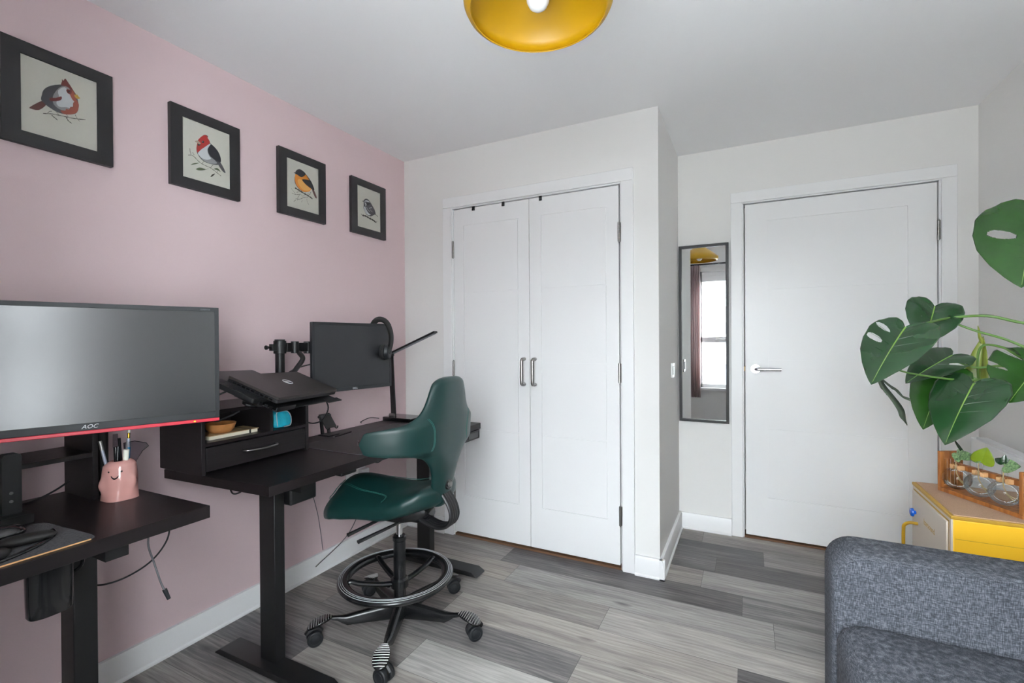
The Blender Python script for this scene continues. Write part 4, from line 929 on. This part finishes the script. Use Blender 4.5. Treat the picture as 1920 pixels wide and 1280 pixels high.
# five-star base
bm = B(); lathe(bm, [(0, .045), (.034, .045), (.040, .06), (.040, .100), (.032, .118), (.026, .125), (0, .125)], (0, 0, 0), 36); bs = obj('base', bm, K['chromeless'], ch, local=True)
for k in range(5):
    a = math.radians(11-183+72*k-.5); ca_, sa_ = math.cos(a), math.sin(a)
    W = lambda r, s, z: (ca_*r-sa_*s, sa_*r+ca_*s, z)
    bm = B(); rings = []
    for r, hw, z0, z1 in ((.028, .029, .042, .116), (.06, .027, .044, .112), (.14, .024, .050, .102), (.212, .021, .054, .094), (.230, .017, .064, .094), (.25, .012, .078, .096), (.275, .012, .086, .100)):
        zc, hz = (z0+z1)/2, (z1-z0)/2
        rings.append([W(r, hw*sgnp(math.cos(t_), .7)*(1 if math.sin(t_) < 0 else .8), zc+hz*sgnp(math.sin(t_), .7)) for t_ in [2*PI*i/16 for i in range(16)]])
    loft(bm, rings); obj('leg', bm, K['chromeless'], ch, local=True, angle=60)
    # ridged foot pad above the castor
    bm = B(); rings = []
    for sx, z in ((.0, -.010), (.7, -.012), (.95, -.006), (1., 0), (.93, .003), (0.0, .003)):
        rings.append([W(.316+.050*sx*math.cos(t_), .030*sx*math.sin(t_)*(1+.25*math.cos(t_)), .098+z-.022*(sx*math.cos(t_)+1)**2*.35) for t_ in [2*PI*i/28 for i in range(28)]] if sx else [W(.316+.001*math.cos(t_), .001*math.sin(t_), .098+z-.0077) for t_ in [2*PI*i/28 for i in range(28)]])
    loft(bm, rings); pd = obj('foot_pad', bm, K['gloss'], ch, local=True, angle=70)
    bm = B()
    for i in range(10):
        u = -.82+1.64*i/9; hw = .028*math.sqrt(max(0, 1-u*u))*(1+.25*u); zz = .1008-.022*(u+1)**2*.35
        tube(bm, [W(.316+.050*u, -hw, zz), W(.316+.050*u, 0, zz+.0012), W(.316+.050*u, hw, zz)], .0014, n=6, k=3)
    o = obj('grip_ridges', bm, K['stripe'], pd, local=True)
    # castor
    ax = math.radians([40, -35, 80, 10, 60][k])+a
    cx_, cy_ = W(.325, 0, 0)[:2]; ox, oy = cx_+.012*math.cos(ax), cy_+.012*math.sin(ax); nx, ny = -math.sin(ax), math.cos(ax)
    bm = B(); cyl(bm, (cx_, cy_, .050), (cx_, cy_, .088), .009, n=14); tube(bm, [(ox-.025*math.cos(ax), oy-.025*math.sin(ax), .046), (ox-.01*math.cos(ax), oy-.01*math.sin(ax), .062), (ox+.014*math.cos(ax), oy+.014*math.sin(ax), .062), (ox+.030*math.cos(ax), oy+.030*math.sin(ax), .046)], .012, n=10); cs = obj('castor', bm, K['blackplastic'], ch, local=True)
    for s in (-1, 1):
        bm = B(); p0 = Vector((ox+nx*s*.006, oy+ny*s*.006, .030)); p1 = Vector((ox+nx*s*.027, oy+ny*s*.027, .030)); cyl(bm, p0, p1, .030, n=30)
        cyl(bm, p1, p1+(p1-p0)*.12, .021, .016, n=24); obj('wheel', bm, K['bezel'], cs, local=True, bevel=.004, seg=3)
# column
bm = B(); cyl(bm, (0, 0, .12), (0, 0, .372), .0255, n=32); lathe(bm, [(.0255, .368), (.029, .372), (.029, .386), (.024, .391), (.014, .391)], (0, 0, 0), 32)
lathe(bm, [(.026, .17), (.036, .172), (.037, .205), (.030, .212), (.026, .212)], (0, 0, 0), 32); cyl(bm, (.028, .03, .185), (.036, .038, .185), .009, n=12)
obj('column', bm, K['chromeless'], ch, local=True)
bm = B(); cyl(bm, (0, 0, .385), (0, 0, .47), .0135, n=24); obj('gas_lift', bm, K['chrome'], ch, local=True)
# foot ring: centre slightly forward, ring plane at z .215
RC = Vector((.01, .008, .222)); RR = .214
bm = B(); rings = []; NR = 80
sec = [(-.024, -.004), (-.020, -.012), (0, -.016), (.018, -.012), (.026, -.002), (.0255, .004), (.020, .010), (.012, .0135), (.0, .014), (-.012, .0125), (-.020, .008)]
for i in range(NR+1):
    a = 2*PI*i/NR; rings.append([(RC.x+(RR+o_)*math.cos(a), RC.y+(RR+o_)*math.sin(a), RC.z+z_) for o_, z_ in sec])
loft(bm, rings[:NR]+[rings[0]], cap=False); bmesh.ops.remove_doubles(bm, verts=bm.verts, dist=1e-6)
rg = obj('foot_ring', bm, K['chromeless'], ch, local=True, angle=60)
bm = B()
for o_, z_ in ((.0055, .0142), (.0125, .0138), (.019, .0112)):
    tube(bm, [(RC.x+(RR+o_)*math.cos(2*PI*i/90), RC.y+(RR+o_)*math.sin(2*PI*i/90), RC.z+z_) for i in range(90)], .0013, n=6, closed=True)
obj('grip_lines', bm, K['stripe2'], rg, local=True)
for a in (45, 250, 333):
    a = math.radians(a); e = Vector((RC.x+(RR-.02)*math.cos(a), RC.y+(RR-.02)*math.sin(a), RC.z))
    s_ = Vector((.028*math.cos(a), .028*math.sin(a), .188)); d = e-s_
    bm = B(); tube(bm, [s_, s_+d*.3+Vector((0, 0, -.004)), s_+d*.75, e-d*.06+Vector((0, 0, .008)), e+d*.03], lambda t_: .0135-.002*t_, n=12, flat=.8); obj('spoke', bm, K['chromeless'], rg, local=True)
# mechanism and levers
bm = B(); rings = []
for x, hw, z0, z1 in ((-.15, .03, .50, .53), (-.12, .045, .475, .54), (-.03, .06, .455, .53), (.06, .055, .455, .52), (.10, .04, .47, .51)):
    rings.append([(x, hw*sgnp(math.cos(t_), .6), (z0+z1)/2+(z1-z0)/2*sgnp(math.sin(t_), .6)) for t_ in [2*PI*i/16 for i in range(16)]])
loft(bm, rings); obj('mechanism', bm, K['blackplastic'], ch, local=True, angle=60)
for p0, p1 in (((.03, .05, .482), (.10, .20, .449)), ((-.05, .06, .474), (.035, .215, .438))):
    p0, p1 = Vector(p0), Vector(p1); bm = B(); tube(bm, [p0, p0+(p1-p0)*.35, p1+(p0-p1)*.1, p1], lambda t_: .007+.004*t_ if t_ < .97 else .007, n=12, flat=.7); obj('lever', bm, K['blackplastic'], ch, local=True)
# ---- seat
def seat_top(u, v):
    vv = abs(v)/.21; f = max(0, min(1, (u+.06)/.30))
    z = .604 + .030*max(0, 1-(abs(v)/.10)**2)*f + .010*f
    z -= .055*vv**2*(.35+.75*f)
    z += .060*max(0, min(1, (-u-.02)/.18))**1.5*(.55+.6*vv)
    z -= .060*max(0, (u-.17)/.13)**2
    return z
def seat_hw(u):
    return float(np.interp(u, [-.235, -.22, -.19, -.14, -.08, 0, .08, .15, .21, .25, .275, .29], [.06, .105, .145, .175, .19, .188, .19, .20, .198, .178, .14, .08]))
bm = B(); rings = []; NS = 40
us = np.linspace(-.235, .29, 40)
for u in us:
    hw = seat_hw(u); endf = min(1, (u+.235)/.05+.25, (.29-u)/.05+.25); endf = max(.25, endf)**.5
    rg_ = []
    for i in range(NS):
        a = 2*PI*i/NS; c, s = math.cos(a), math.sin(a); v = hw*sgnp(c, .75)
        top = seat_top(u, v); th = (.078+.012*abs(c))*endf if True else 0
        mid = top-.045; z = mid+(top-mid)*sgnp(s, .7)*endf if s > 0 else mid-(th*.62)*sgnp(-s, .7)
        rg_.append((u, v, z))
    rings.append(rg_)
loft(bm, rings); st = obj('seat', bm, K['leather'], ch, local=True, angle=80, sub=1)
# stitched seams over the seat
bm = B()
for sgn in (1, -1):
    for off in (0, .006):
        tube(bm, [(u, sgn*(v+off), seat_top(u, v+off)+.0002) for u, v in ((.272, .055), (.20, .082), (.12, .098), (.04, .105), (-.02, .115), (-.045, .145), (-.05, .172))], .0011, n=6, k=5)
for sgn in (1, -1):
    for off in (0, .006):
        tube(bm, [(u-off, sgn*v, seat_top(u-off, v)-.001) for u, v in ((.262, .040), (.268, .075), (.262, .110), (.245, .145), (.215, .172))], .0011, n=6, k=5)
obj('stitching', bm, K['leatherseam'], st, local=True)
# ---- backrest
def back_c(w, v):
    sp = float(np.interp(w, [.54, .60, .68, .76, .84, .92, 1.0, 1.08], [-.200, -.211, -.225, -.235, -.240, -.245, -.250, -.252]))
    av = abs(v); fwd = float(np.interp(av, [0, .07, .11, .15, .19, .22, .25, .275, .295, .31, .325], [0, .001, .005, .012, .023, .037, .060, .088, .120, .152, .185]))
    return sp+fwd
def back_hw(w):
    return float(np.interp(w, [.545, .555, .575, .61, .66, .70, .74, .77, .785, .793, .799, .804, .812, .85, .889, .897, .903, .909, .922, .935, .955, .98, 1.01, 1.035, 1.052, 1.063, 1.069, 1.073], [.028, .046, .058, .066, .074, .085, .110, .150, .192, .238, .276, .300, .312, .320, .313, .300, .275, .240, .202, .178, .158, .143, .130, .119, .108, .092, .074, .045]))
wsn = sorted(set([.545, .550, .556, .565] + list(np.linspace(.575, .75, 9)) + list(np.linspace(.76, .94, 44)) + list(np.linspace(.955, 1.045, 7)) + [1.052, 1.06, 1.066, 1.070, 1.073]))
def wz(w, v):   # wings droop slightly towards their tips
    av = abs(v); return w - .004*max(0, (av-.12)/.2)**1.3*min(1, max(0, (w-.70)/.08))*min(1, max(0, (.98-w)/.06))
bm = B(); rings = []; NB = 64
for w_ in wsn:
    hw = back_hw(w_); tk = .028*min(1, ((w_-.535)/.03))**.5*min(1, (1.080-w_)/.03)**.5
    rg_ = []
    for i in range(NB):
        a = 2*PI*i/NB; c, s = math.cos(a), math.sin(a); v = hw*sgnp(c, .8)
        tt = tk*(1+.25*min(1, abs(v)/.3)); rg_.append((back_c(w_, v)+tt*sgnp(s, .8)*(1-.35*(1-abs(s))), v, wz(w_, v)))
    rings.append(rg_)
loft(bm, rings); bk = obj('backrest', bm, K['leather'], ch, local=True, angle=85, sub=1)
bm = B()
for sgn in (1, -1):
    for off in (0, .006):
        pts = []
        for w_, v in ((.925, .150), (.905, .135), (.88, .124), (.85, .120), (.82, .122), (.80, .132)):
            v = v+off; cc = min(.98, v/back_hw(w_))**1.25; ss = math.sqrt(1-cc*cc); pts.append((back_c(w_, v)-.0283*(1+.25*min(1, v/.3))*ss**.8*(1-.35*(1-ss))+.0006, sgn*v, wz(w_, v)))
        tube(bm, pts, .0011, n=6, k=5)
obj('stitching', bm, K['leatherseam'], bk, local=True)
bm = B(); c0 = Vector((-.240, .0, .638)); cyl(bm, c0, c0+Vector((-.010, 0, .0005)), .024, .022, n=28); obj('rosette', bm, K['gloss'], bk, local=True, bevel=.002)
bm = B(); cyl(bm, c0+Vector((-.008, 0, 0)), c0+Vector((-.018, 0, 0)), .013, .011, n=20); obj('adjuster_knob', bm, K['steel'], bk, local=True, bevel=.002)
# C-shaped bracket from the mechanism to the backrest
for s in (-.024, -.008, .008, .024):
    bm = B(); tube(bm, [(-.10, s, .497), (-.15, s, .474), (-.205, s, .462), (-.252, s, .476), (-.272, s, .512), (-.262, s, .556), (-.232, s, .60), (-.215, s, .63)], .0115, n=12, k=6, flat=.75); obj('bracket_tube', bm, K['blackplastic'], ch, local=True)
bm = B(); tube(bm, [(-.06, 0, .495), (-.11, 0, .500), (-.15, 0, .530)], .03, n=14, flat=1.3); obj('bracket_shell', bm, K['gloss'], ch, local=True)

# ---------------------------------------------------------------- sofa
t = thing('sofa', 'dark grey melange fabric sofa along the right wall', 'sofa', (2.66, .85, 0))
SX0, SX1 = 2.232, 3.03
def arm(y0, y1, ysm, name='arm'):
    bm = B(); pr = rrect(SX0, .10, SX1, .652, .07, 8)
    rings = []
    for y_, s in ((y0, .0), (y0+.004, .008), (y0+.016, .0), (y1-.02, 0), (y1-.005, .007), (y1, .02)):
        ins = {y0: .012, y0+.004: .004}.get(y_, s)
        rings.append([(x+(ins if x < 2.6 else -ins), y_, z+(-ins if z > .4 else ins)) for x, z in pr])
    loft(bm, rings); a_ = obj(name, bm, K['sofa'], t, angle=50)
    bm = B(); tube(bm, [(x+(.008 if x < 2.6 else -.008), ysm, z+(-.008 if z > .4 else .008)) for x, z in pr], .0042, n=8, closed=True); obj('piping', bm, K['sofa'], a_)
arm(1.50, 1.66, 1.503); arm(.02, .17, .168)
bm = B(); rings = []
for z, s in ((.300, .02), (.305, .006), (.33, 0), (.44, 0), (.464, .008), (.476, .025), (.481, .06)):
    rings.append([(x, y_, z) for x, y_ in rrect(2.236+s, .175+s*.4, 2.86, 1.498-s*.4, .045, 6)])
for s_ in (.2, ): rings.append([(x, y_, .489) for x, y_ in rrect(2.236+s_, .175+s_, 2.86-s_*.5, 1.498-s_, .045, 6)])
loft(bm, rings); obj('seat_cushion', bm, K['sofa'], t, angle=60)
bx('seat_base', (2.24, .17, .12), (2.87, 1.50, .30), K['sofa'], t, bevel=.01)
bx('backrest', (2.84, .17, .12), (3.03, 1.50, .72), K['sofa'], t, bevel=.05, seg=5)
for x_ in (2.30, 2.96):
    for y_ in (.08, 1.58):
        bm = B(); cyl(bm, (x_, y_, 0), (x_, y_, .105), .015, .022, n=16); obj('leg', bm, K['blackwood'], t)

# ---------------------------------------------------------------- small cabinet
cx0, cx1, cy0, cy1, cz = 2.613, 2.975, 1.975, 2.372, .650
t = thing('cabinet', 'small yellow and beige cabinet with a cork top behind the sofa', 'cabinet', (2.79, 2.17, 0))
bx('body', (cx0+.004, cy0, .10), (cx1, cy1, cz-.012), K['cabyellow'], t, bevel=.003)
bx('front_frame', (cx0, cy0+.0015, .10), (cx0+.006, cy1-.0015, cz-.012), K['cabbeige'], t, bevel=.001)
bx('top_edge', (cx0-.002, cy0-.002, cz-.012), (cx1, cy1+.002, cz-.001), K['cabedge'], t, bevel=.002)
bx('cork_top', (cx0+.008, cy0+.006, cz-.002), (cx1-.006, cy1-.006, cz+.002), K['cork'], t)
dc = bx('door', (cx0-.006, cy0+.022, .13), (cx0, cy1-.018, .622), K['cabbeige'], t, bevel=.002)
bm = B(); box(bm, (cx0-.0004, cy0+.016, .13), (cx0+.001, cy0+.0215, .628)); box(bm, (cx0-.0004, cy0+.016, .6225), (cx0+.001, cy1-.016, .628)); obj('door_gap', bm, K['cabedge'], dc)
bm = B(); tube(bm, [(cx0-.006, 2.285, .512), (cx0-.03, 2.287, .512), (cx0-.045, 2.29, .500), (cx0-.048, 2.29, .48), (cx0-.048, 2.29, .42), (cx0-.045, 2.29, .40), (cx0-.03, 2.29, .388), (cx0-.006, 2.29, .388)], .0058, n=12); obj('door_handle', bm, K['yellow'], dc)
bm = B(); cyl(bm, (cx0-.006, 2.305, .548), (cx0-.018, 2.305, .548), .007, n=16); cyl(bm, (cx0-.014, 2.305, .548), (cx0-.024, 2.305, .548), .0165, .014, n=24); obj('knob', bm, K['blue'], dc, bevel=.003)
text('carved_word', 'barsound', K['cabedge'], (cx0-.0062, 2.16, .545), (0, -1, 0), (0, 0, 1), .030, dc)
bm = B()
for x_ in (cx0+.03, cx1-.03):
    for y_ in (cy0+.03, cy1-.03): cyl(bm, (x_, y_, 0), (x_, y_, .10), .012, .016, n=14)
obj('legs', bm, K['blackwood'], t)
bx('side_seam', (cx0+.01, cy0-.0004, .575), (cx1, cy0+.001, .5762), K['cabedge'], t)

# ---------------------------------------------------------------- rack with three round vases
ro = Vector((2.662, 2.275, cz+.002)); rx = Vector((.454, -.891, 0)).normalized(); ry = Vector((.891, .454, 0)).normalized(); rz_ = Vector((0, 0, 1))
RK = lambda s, d, h: ro+rx*s+ry*d+rz_*h
def rb(bm, s0, d0, h0, s1, d1, h1): slab(bm, [RK(s0, d0, h0), RK(s1, d0, h0), RK(s1, d1, h0), RK(s0, d1, h0)], rz_*(h1-h0))
LR = .292; DR = .085
t = thing('propagation_rack', 'orange-brown wooden rack holding three round glass vases on the cabinet', 'rack', tuple(RK(LR/2, DR/2, 0)))
bm = B(); rb(bm, 0, 0, 0, LR, DR, .014); obj('base_board', bm, K['rackwood'], t, bevel=.0015)
for s0, nm in ((0, 'end_panel'), (LR-.012, 'end_panel')):
    bm = B(); rb(bm, s0, 0, .014, s0+.012, .014, .146); rb(bm, s0, DR-.014, .014, s0+.012, DR, .146); rb(bm, s0, .014, .118, s0+.012, DR-.014, .146); rb(bm, s0, .014, .014, s0+.012, DR-.014, .022)
    o = obj(nm, bm, K['rackwood'], t, bevel=.0012)
    bm = B()
    for i in range(4): rb(bm, s0+.003, .020+i*.0135, .022, s0+.009, .027+i*.0135, .118)
    obj('slats', bm, K['rackwood'], o)
bm = B(); rb(bm, .012, .040, .088, LR-.012, .060, .106); bmr = obj('cross_rail', bm, K['rackwood'], t, bevel=.001)
VS = (.045, .127, .209)
for s in VS:
    bm = B()
    rb(bm, s-.020, .022, .088, s-.0085, .0402, .104); rb(bm, s+.0085, .022, .088, s+.020, .0402, .104)
    obj('neck_block', bm, K['rackend'], bmr, bevel=.001)
def leaf(root, name, m, base, tip, W, nrm, slots=(), fold=.12, droop=.12, ns=60, nr=14, rib=True, ribm='rib', lobes=.16, twist=0., thick=.0012, wav=.020):
    base, tip = Vector(base), Vector(tip); X = tip-base; L = X.length; X.normalize(); N = Vector(nrm); N = (N-X*N.dot(X)).normalized(); Y = N.cross(X)
    sk = [0, .06, .12, .2, .3, .42, .55, .68, .8, .9, .96, 1.]
    mx = [-.02, -.11, -.16, -.16, -.09, .06, .27, .50, .71, .87, .95, 1.]
    my = [.012, .09, .20, .33, .45, .52, .51, .43, .29, .15, .065, 0]
    mx = [v*(lobes/.16) if v < 0 else v for v in mx]
    bm = B(); allf = []
    def surf(s, r, sg):
        xm = max(0., (s-.10)/.90)**1.15; ex_, ey_ = float(np.interp(s, sk, mx)), float(np.interp(s, sk, my))
        x = xm+(ex_-xm)*r**.95; y = ey_*r
        ym = y*W; z = fold*abs(ym)*.9 - droop*L*max(0, x)**2 - .35*fold*abs(ym)*(r**2) + wav*W*math.sin(s*23+sg)*r*(1-s) - .9*droop*ym*ym/max(W, .01)
        return base+X*(x*L)+Y*(sg*ym+twist*ym*x)+N*z
    for sg in (1, -1):
        G = [[bm.verts.new(surf(i/ns, (j/nr), sg)) for j in range(nr+1)] for i in range(ns+1)]
        for i in range(ns):
            for j in range(nr):
                s, r = (i+.5)/ns, (j+.5)/nr; skip = False
                for (sd, sc_, dw, r0, r1) in slots:
                    if sd == sg and r0 < r < r1:
                        q = (r-(r0+r1)/2)/((r1-r0)/2); 
                        if r1 >= 1: q = max(-1, q*.5-.5) if q < 0 else 0
                        if abs(s-sc_) < dw*math.sqrt(max(0, 1-q*q)): skip = True
                if not skip:
                    try: bm.faces.new((G[i][j], G[i+1][j], G[i+1][j+1], G[i][j+1]))
                    except ValueError: pass
    bmesh.ops.remove_doubles(bm, verts=bm.verts, dist=2e-5)
    loose = [v for v in bm.verts if not v.link_faces]; bmesh.ops.delete(bm, geom=loose, context='VERTS')
    o = obj(name, bm, m, root, angle=80)
    sd_ = o.modifiers.new('thick', 'SOLIDIFY'); sd_.thickness = thick; sd_.offset = 0
    if rib:
        bm = B(); tube(bm, [surf(.1+.9*q, 0, 1)+N*.0006 for q in (0, .2, .4, .6, .8, .97)], lambda q: .0026*(1-.8*q)*(W/.2)**.5, n=8, k=4); obj('midrib', bm, K[ribm], o)
        if W > .1:
            bm = B()
            for sg in (1, -1):
                for s in (.12, .24, .36, .48, .6, .72):
                    tube(bm, [surf(s, r, sg)+N*.0003 for r in (.02, .3, .6, .86)], lambda q: .0009*(1-.7*q), n=5, k=3)
            obj('veins', bm, m, o)
    return o
vase_lbl = ['round glass vase nearest the door end of the wooden rack', 'middle round glass vase in the wooden rack, under the bright green leaf', 'round glass vase nearest the right-hand post of the wooden rack']
for k, s in enumerate(VS):
    c = RK(s, .031,   .014+.0422); t = thing('bulb_vase', vase_lbl[k], 'vase', (c.x, c.y, c.z-.04), group='round vases in the rack')
    R = .0402; pts = []
    for i in range(15): a = -PI/2+.08+(PI-.38)*i/14; pts.append((R*math.cos(a)*1.04, R*math.sin(a)))
    pts += [(.0092, .0425), (.0080, .050), (.0080, .068), (.0095, .073)]
    inner = [(max(r-.0012, .001), z+(.0012 if z < 0 else 0)) for r, z in pts][::-1]
    bm = B(); lathe(bm, [(0, pts[0][1])]+pts, tuple(c), 36); obj('glass', bm, K['glass'], t, angle=60)
    bm = B(); wl = .004; wp = [(r*.955, z*.96) for r, z in pts[:15] if z < wl]; lathe(bm, [(0, wp[0][1])]+wp+[(R*.985, wl), (0, wl)], tuple(c), 36); obj('water', bm, K['water'], t, angle=60)
    t = thing('plant_cutting', ['dark variegated cutting with small leaves in the vase nearest the door', 'bright green leaf cutting standing in the middle vase', 'speckled leaf cutting in the vase beside the right post'][k], 'plant', (c.x, c.y, c.z))
    bm = B(); tube(bm, [c+Vector((.018, -.006, -.022)), c+Vector((.004, .004, .006)), c+Vector((-.004, 0, .03)), c+Vector((-.003, 0, .072)), c+Vector((.0, 0, .088))], .0016, n=8); obj('stem', bm, K['root'], t)
    bm = B(); tube(bm, [c+Vector((.0, .0, .0)), c+Vector((.016, -.014, -.010)), c+Vector((.028, -.012, -.014))], .0013, n=6); tube(bm, [c+Vector((.0, .0, .0)), c+Vector((.010, -.0, -.012)), c+Vector((.02, -.018, -.026))], .0009, n=6); obj('roots', bm, K['root'], t)
    up = c+Vector((0, 0, .088)); cam_n = Vector((-.4, -.85, .45))
    if k == 0:
        leaf(t, 'leaf', K['leafv'], up, up+rx*.034+rz_*.012-ry*.01, .036, cam_n, ns=20, nr=6, rib=False)
        leaf(t, 'leaf', K['leafv'], up+rx*.012, up+rx*.070+rz_*.0-ry*.0, .034, cam_n, ns=20, nr=6, rib=False)
        leaf(t, 'leaf', K['leafd'], up+rx*.016+rz_*.018, up-rx*.018+rz_*.052, .010, Vector((-.8, -.5, .2)), ns=16, nr=5, rib=False)
        leaf(t, 'leaf', K['leafv'], up+rz_*.0, up+rx*.022-rz_*.022-ry*.018, .030, cam_n, ns=20, nr=6, rib=False)
    elif k == 1:
        leaf(t, 'leaf', K['leafb'], up-rz_*.008+rx*.006, up+rx*.022+rz_*.046, .060, cam_n, ns=24, nr=8, ribm='leafb', lobes=.1)
        leaf(t, 'leaf', K['leafv'], up, up-rx*.045+rz_*.006, .03, cam_n, ns=20, nr=6, rib=False)
    else:
        leaf(t, 'leaf', K['leafv'], up, up+rx*.044+rz_*.012, .045, cam_n, ns=20, nr=6, rib=False)
        leaf(t, 'leaf', K['leafd'], up+rz_*.012-rx*.006, up-rx*.034+rz_*.018, .024, cam_n, ns=20, nr=6, rib=False)
        leaf(t, 'leaf', K['leafd'], up+rz_*.010, up+rx*.001+rz_*.038, .022, cam_n, ns=20, nr=6, rib=False)

# ---------------------------------------------------------------- monstera
t = thing('potted_monstera', 'large monstera plant with split leaves reaching out over the sofa and cabinet', 'plant', (2.86, 1.82, 0))
bm = B(); lathe(bm, [(0, 0), (.10, 0), (.112, .01), (.135, .38), (.140, .40), (.130, .40), (.125, .36), (0, .36)], (2.848, 1.82, 0), 48); obj('pot', bm, K['potclay'], t, angle=50)
bm = B(); lathe(bm, [(0, .372), (.07, .374), (.127, .362)], (2.86, 1.82, 0), 32); obj('soil', bm, K['soil'], t)
bm = B(); tube(bm, [(2.86, 1.82, .36), (2.87, 1.83, .6), (2.85, 1.84, .8), (2.84, 1.85, .98), (2.86, 1.86, 1.12)], lambda q: .018-.006*q, n=12); obj('trunk', bm, K['stem'], t)
def stem(pts, r=.0038): 
    bm = B(); tube(bm, pts, lambda q: r*(1.25-.45*q), n=8); obj('leaf_stalk', bm, K['stem'], t)
toc = Vector((-.45, -.80, .40))
LF = [
 ('leafg', (2.800, 1.940, 1.600), (2.716, 1.829, 1.373), .262, Vector((-.55, -.80, .15)), ((-1, .52, .040, .22, .74), (1, .5, .03, .4, 1.01)), .10, .10),
 ('leafd', (2.481, 1.903, 1.251), (2.365, 1.776, 1.098), .180, Vector((-.30, -.70, .65)), ((-1, .34, .034, .34, .96), (-1, .50, .036, .36, .95)), .10, .14),
 ('leafd', (2.606, 2.095, 1.325), (2.556, 2.000, 1.205), .150, Vector((.1, -.75, .65)), (), .35, .12),
 ('leafd', (2.651, 2.095, 1.158), (2.500, 1.975, 1.085), .128, Vector((-.1, -.55, .85)), ((1, .45, .035, .35, .95),), .12, .10),
 ('leafg', (2.625, 2.076, 1.095), (2.540, 1.980, .930), .150, Vector((-.45, -.80, .35)), (), .10, .12),
 ('leafd', (2.667, 1.975, 1.072), (2.558, 1.853, .915), .178, Vector((-.42, -.72, .55)), (), .08, .15),
 ('leafg', (2.842, 2.020, 1.150), (2.730, 1.925, 1.035), .215, Vector((-.5, -.8, .35)), ((-1, .34, .045, .35, 1.01), (-1, .58, .03, .45, 1.01)), .10, .10),
]
for i, (m, b, tp, wd, nn, sl, fo_, dr_) in enumerate(LF):
    leaf(t, 'leaf', K[m], b, tp, wd, nn, sl, fo_, dr_, ns=180 if sl else 70, nr=30 if sl else 16)
yl = leaf(t, 'leaf', K['leafy'], (2.737, 2.150, 1.030), (2.758, 2.172, 1.222), .078, Vector((-.75, -.5, .05)), (), .9, -.02, ns=40, nr=8, lobes=.05); yl['label'] = 'young yellow-green leaf still half rolled'
bm = B(); pts = [(2.752, 2.168, 1.20), (2.742, 2.160, 1.222), (2.738, 2.155, 1.245), (2.734, 2.150, 1.258)]; tube(bm, pts, lambda q: .005*(1-q)+.0012, n=8); obj('leaf_tip', bm, K['leafy'], t)
for pts, wv in (([(2.413, 1.901, 1.093), (2.425, 1.908, 1.06), (2.450, 1.920, 1.025), (2.474, 1.930, .985), (2.482, 1.935, .955), (2.494, 1.941, .938)], .016), ([(2.413, 1.901, 1.093), (2.44, 1.915, 1.065), (2.462, 1.927, 1.048), (2.478, 1.934, 1.030), (2.502, 1.945, 1.018)], .009), ([(2.411, 1.90, 1.085), (2.420, 1.905, 1.06), (2.436, 1.914, 1.036)], .010)):
    bm = B(); P3 = smooth_path(pts, 6); A_ = []; B_ = []; n_ = len(P3)
    for i, p in enumerate(P3):
        q = i/(n_-1); hw = wv*math.sin(PI*min(.98, q*.9+.08))**.7; a = 1.2*math.sin(q*4); d = Vector((math.cos(a)*.8, .5, math.sin(a)*.4)).normalized()
        A_.append((bm.verts.new(p+d*hw), )); B_.append((bm.verts.new(p-d*hw*.8+Vector((0, 0, .004))), bm.verts.new(p+Vector((0, -.004, -.003)))))
    for i in range(n_-1):
        bm.faces.new((A_[i][0], A_[i+1][0], B_[i+1][1], B_[i][1])); bm.faces.new((B_[i][1], B_[i+1][1], B_[i+1][0], B_[i][0]))
    o = obj('leaf', bm, K['leafw'], t, angle=80); s_ = o.modifiers.new('thick', 'SOLIDIFY'); s_.thickness = .0015; o['label'] = 'wilted dark leaf hanging limp'
cr = (2.85, 1.85, 1.0)
stem([(2.86, 1.86, 1.10), (2.90, 1.98, 1.24), (2.793, 2.004, 1.262), (2.713, 2.02, 1.287), (2.637, 2.06, 1.284), (2.560, 1.985, 1.268), (2.481, 1.903, 1.251)], .0042)
stem([cr, (2.88, 2.0, 1.12), (2.789, 2.057, 1.202), (2.704, 2.071, 1.240), (2.640, 2.085, 1.275), (2.597, 2.080, 1.300)])
stem([cr, (2.88, 2.02, 1.08), (2.80, 2.08, 1.165), (2.782, 2.11, 1.185), (2.75, 2.15, 1.192), (2.737, 2.160, 1.15), (2.737, 2.150, 1.04)])
stem([cr, (2.86, 1.95, 1.07), (2.768, 2.03, 1.125), (2.70, 2.07, 1.12), (2.641, 2.095, 1.150)])
stem([(2.85, 1.84, .95), (2.83, 1.90, 1.0), (2.777, 1.961, 1.035), (2.743, 2.0, 1.069), (2.70, 1.995, 1.085), (2.667, 1.975, 1.072)], .0046)
stem([(2.85, 1.84, .95), (2.82, 1.92, 1.0), (2.74, 2.03, 1.06), (2.66, 2.07, 1.10), (2.625, 2.076, 1.095)])
stem([(2.86, 1.86, 1.10), (2.90, 1.92, 1.3), (2.86, 1.96, 1.5), (2.789, 1.948, 1.575)], .0045)
stem([cr, (2.88, 1.95, 1.1), (2.87, 2.01, 1.15), (2.842, 2.020, 1.150)])
stem([cr, (2.80, 1.94, 1.06), (2.76, 2.02, 1.09), (2.66, 2.02, 1.08), (2.52, 1.96, 1.10), (2.44, 1.915, 1.12), (2.413, 1.901, 1.093)], .003)
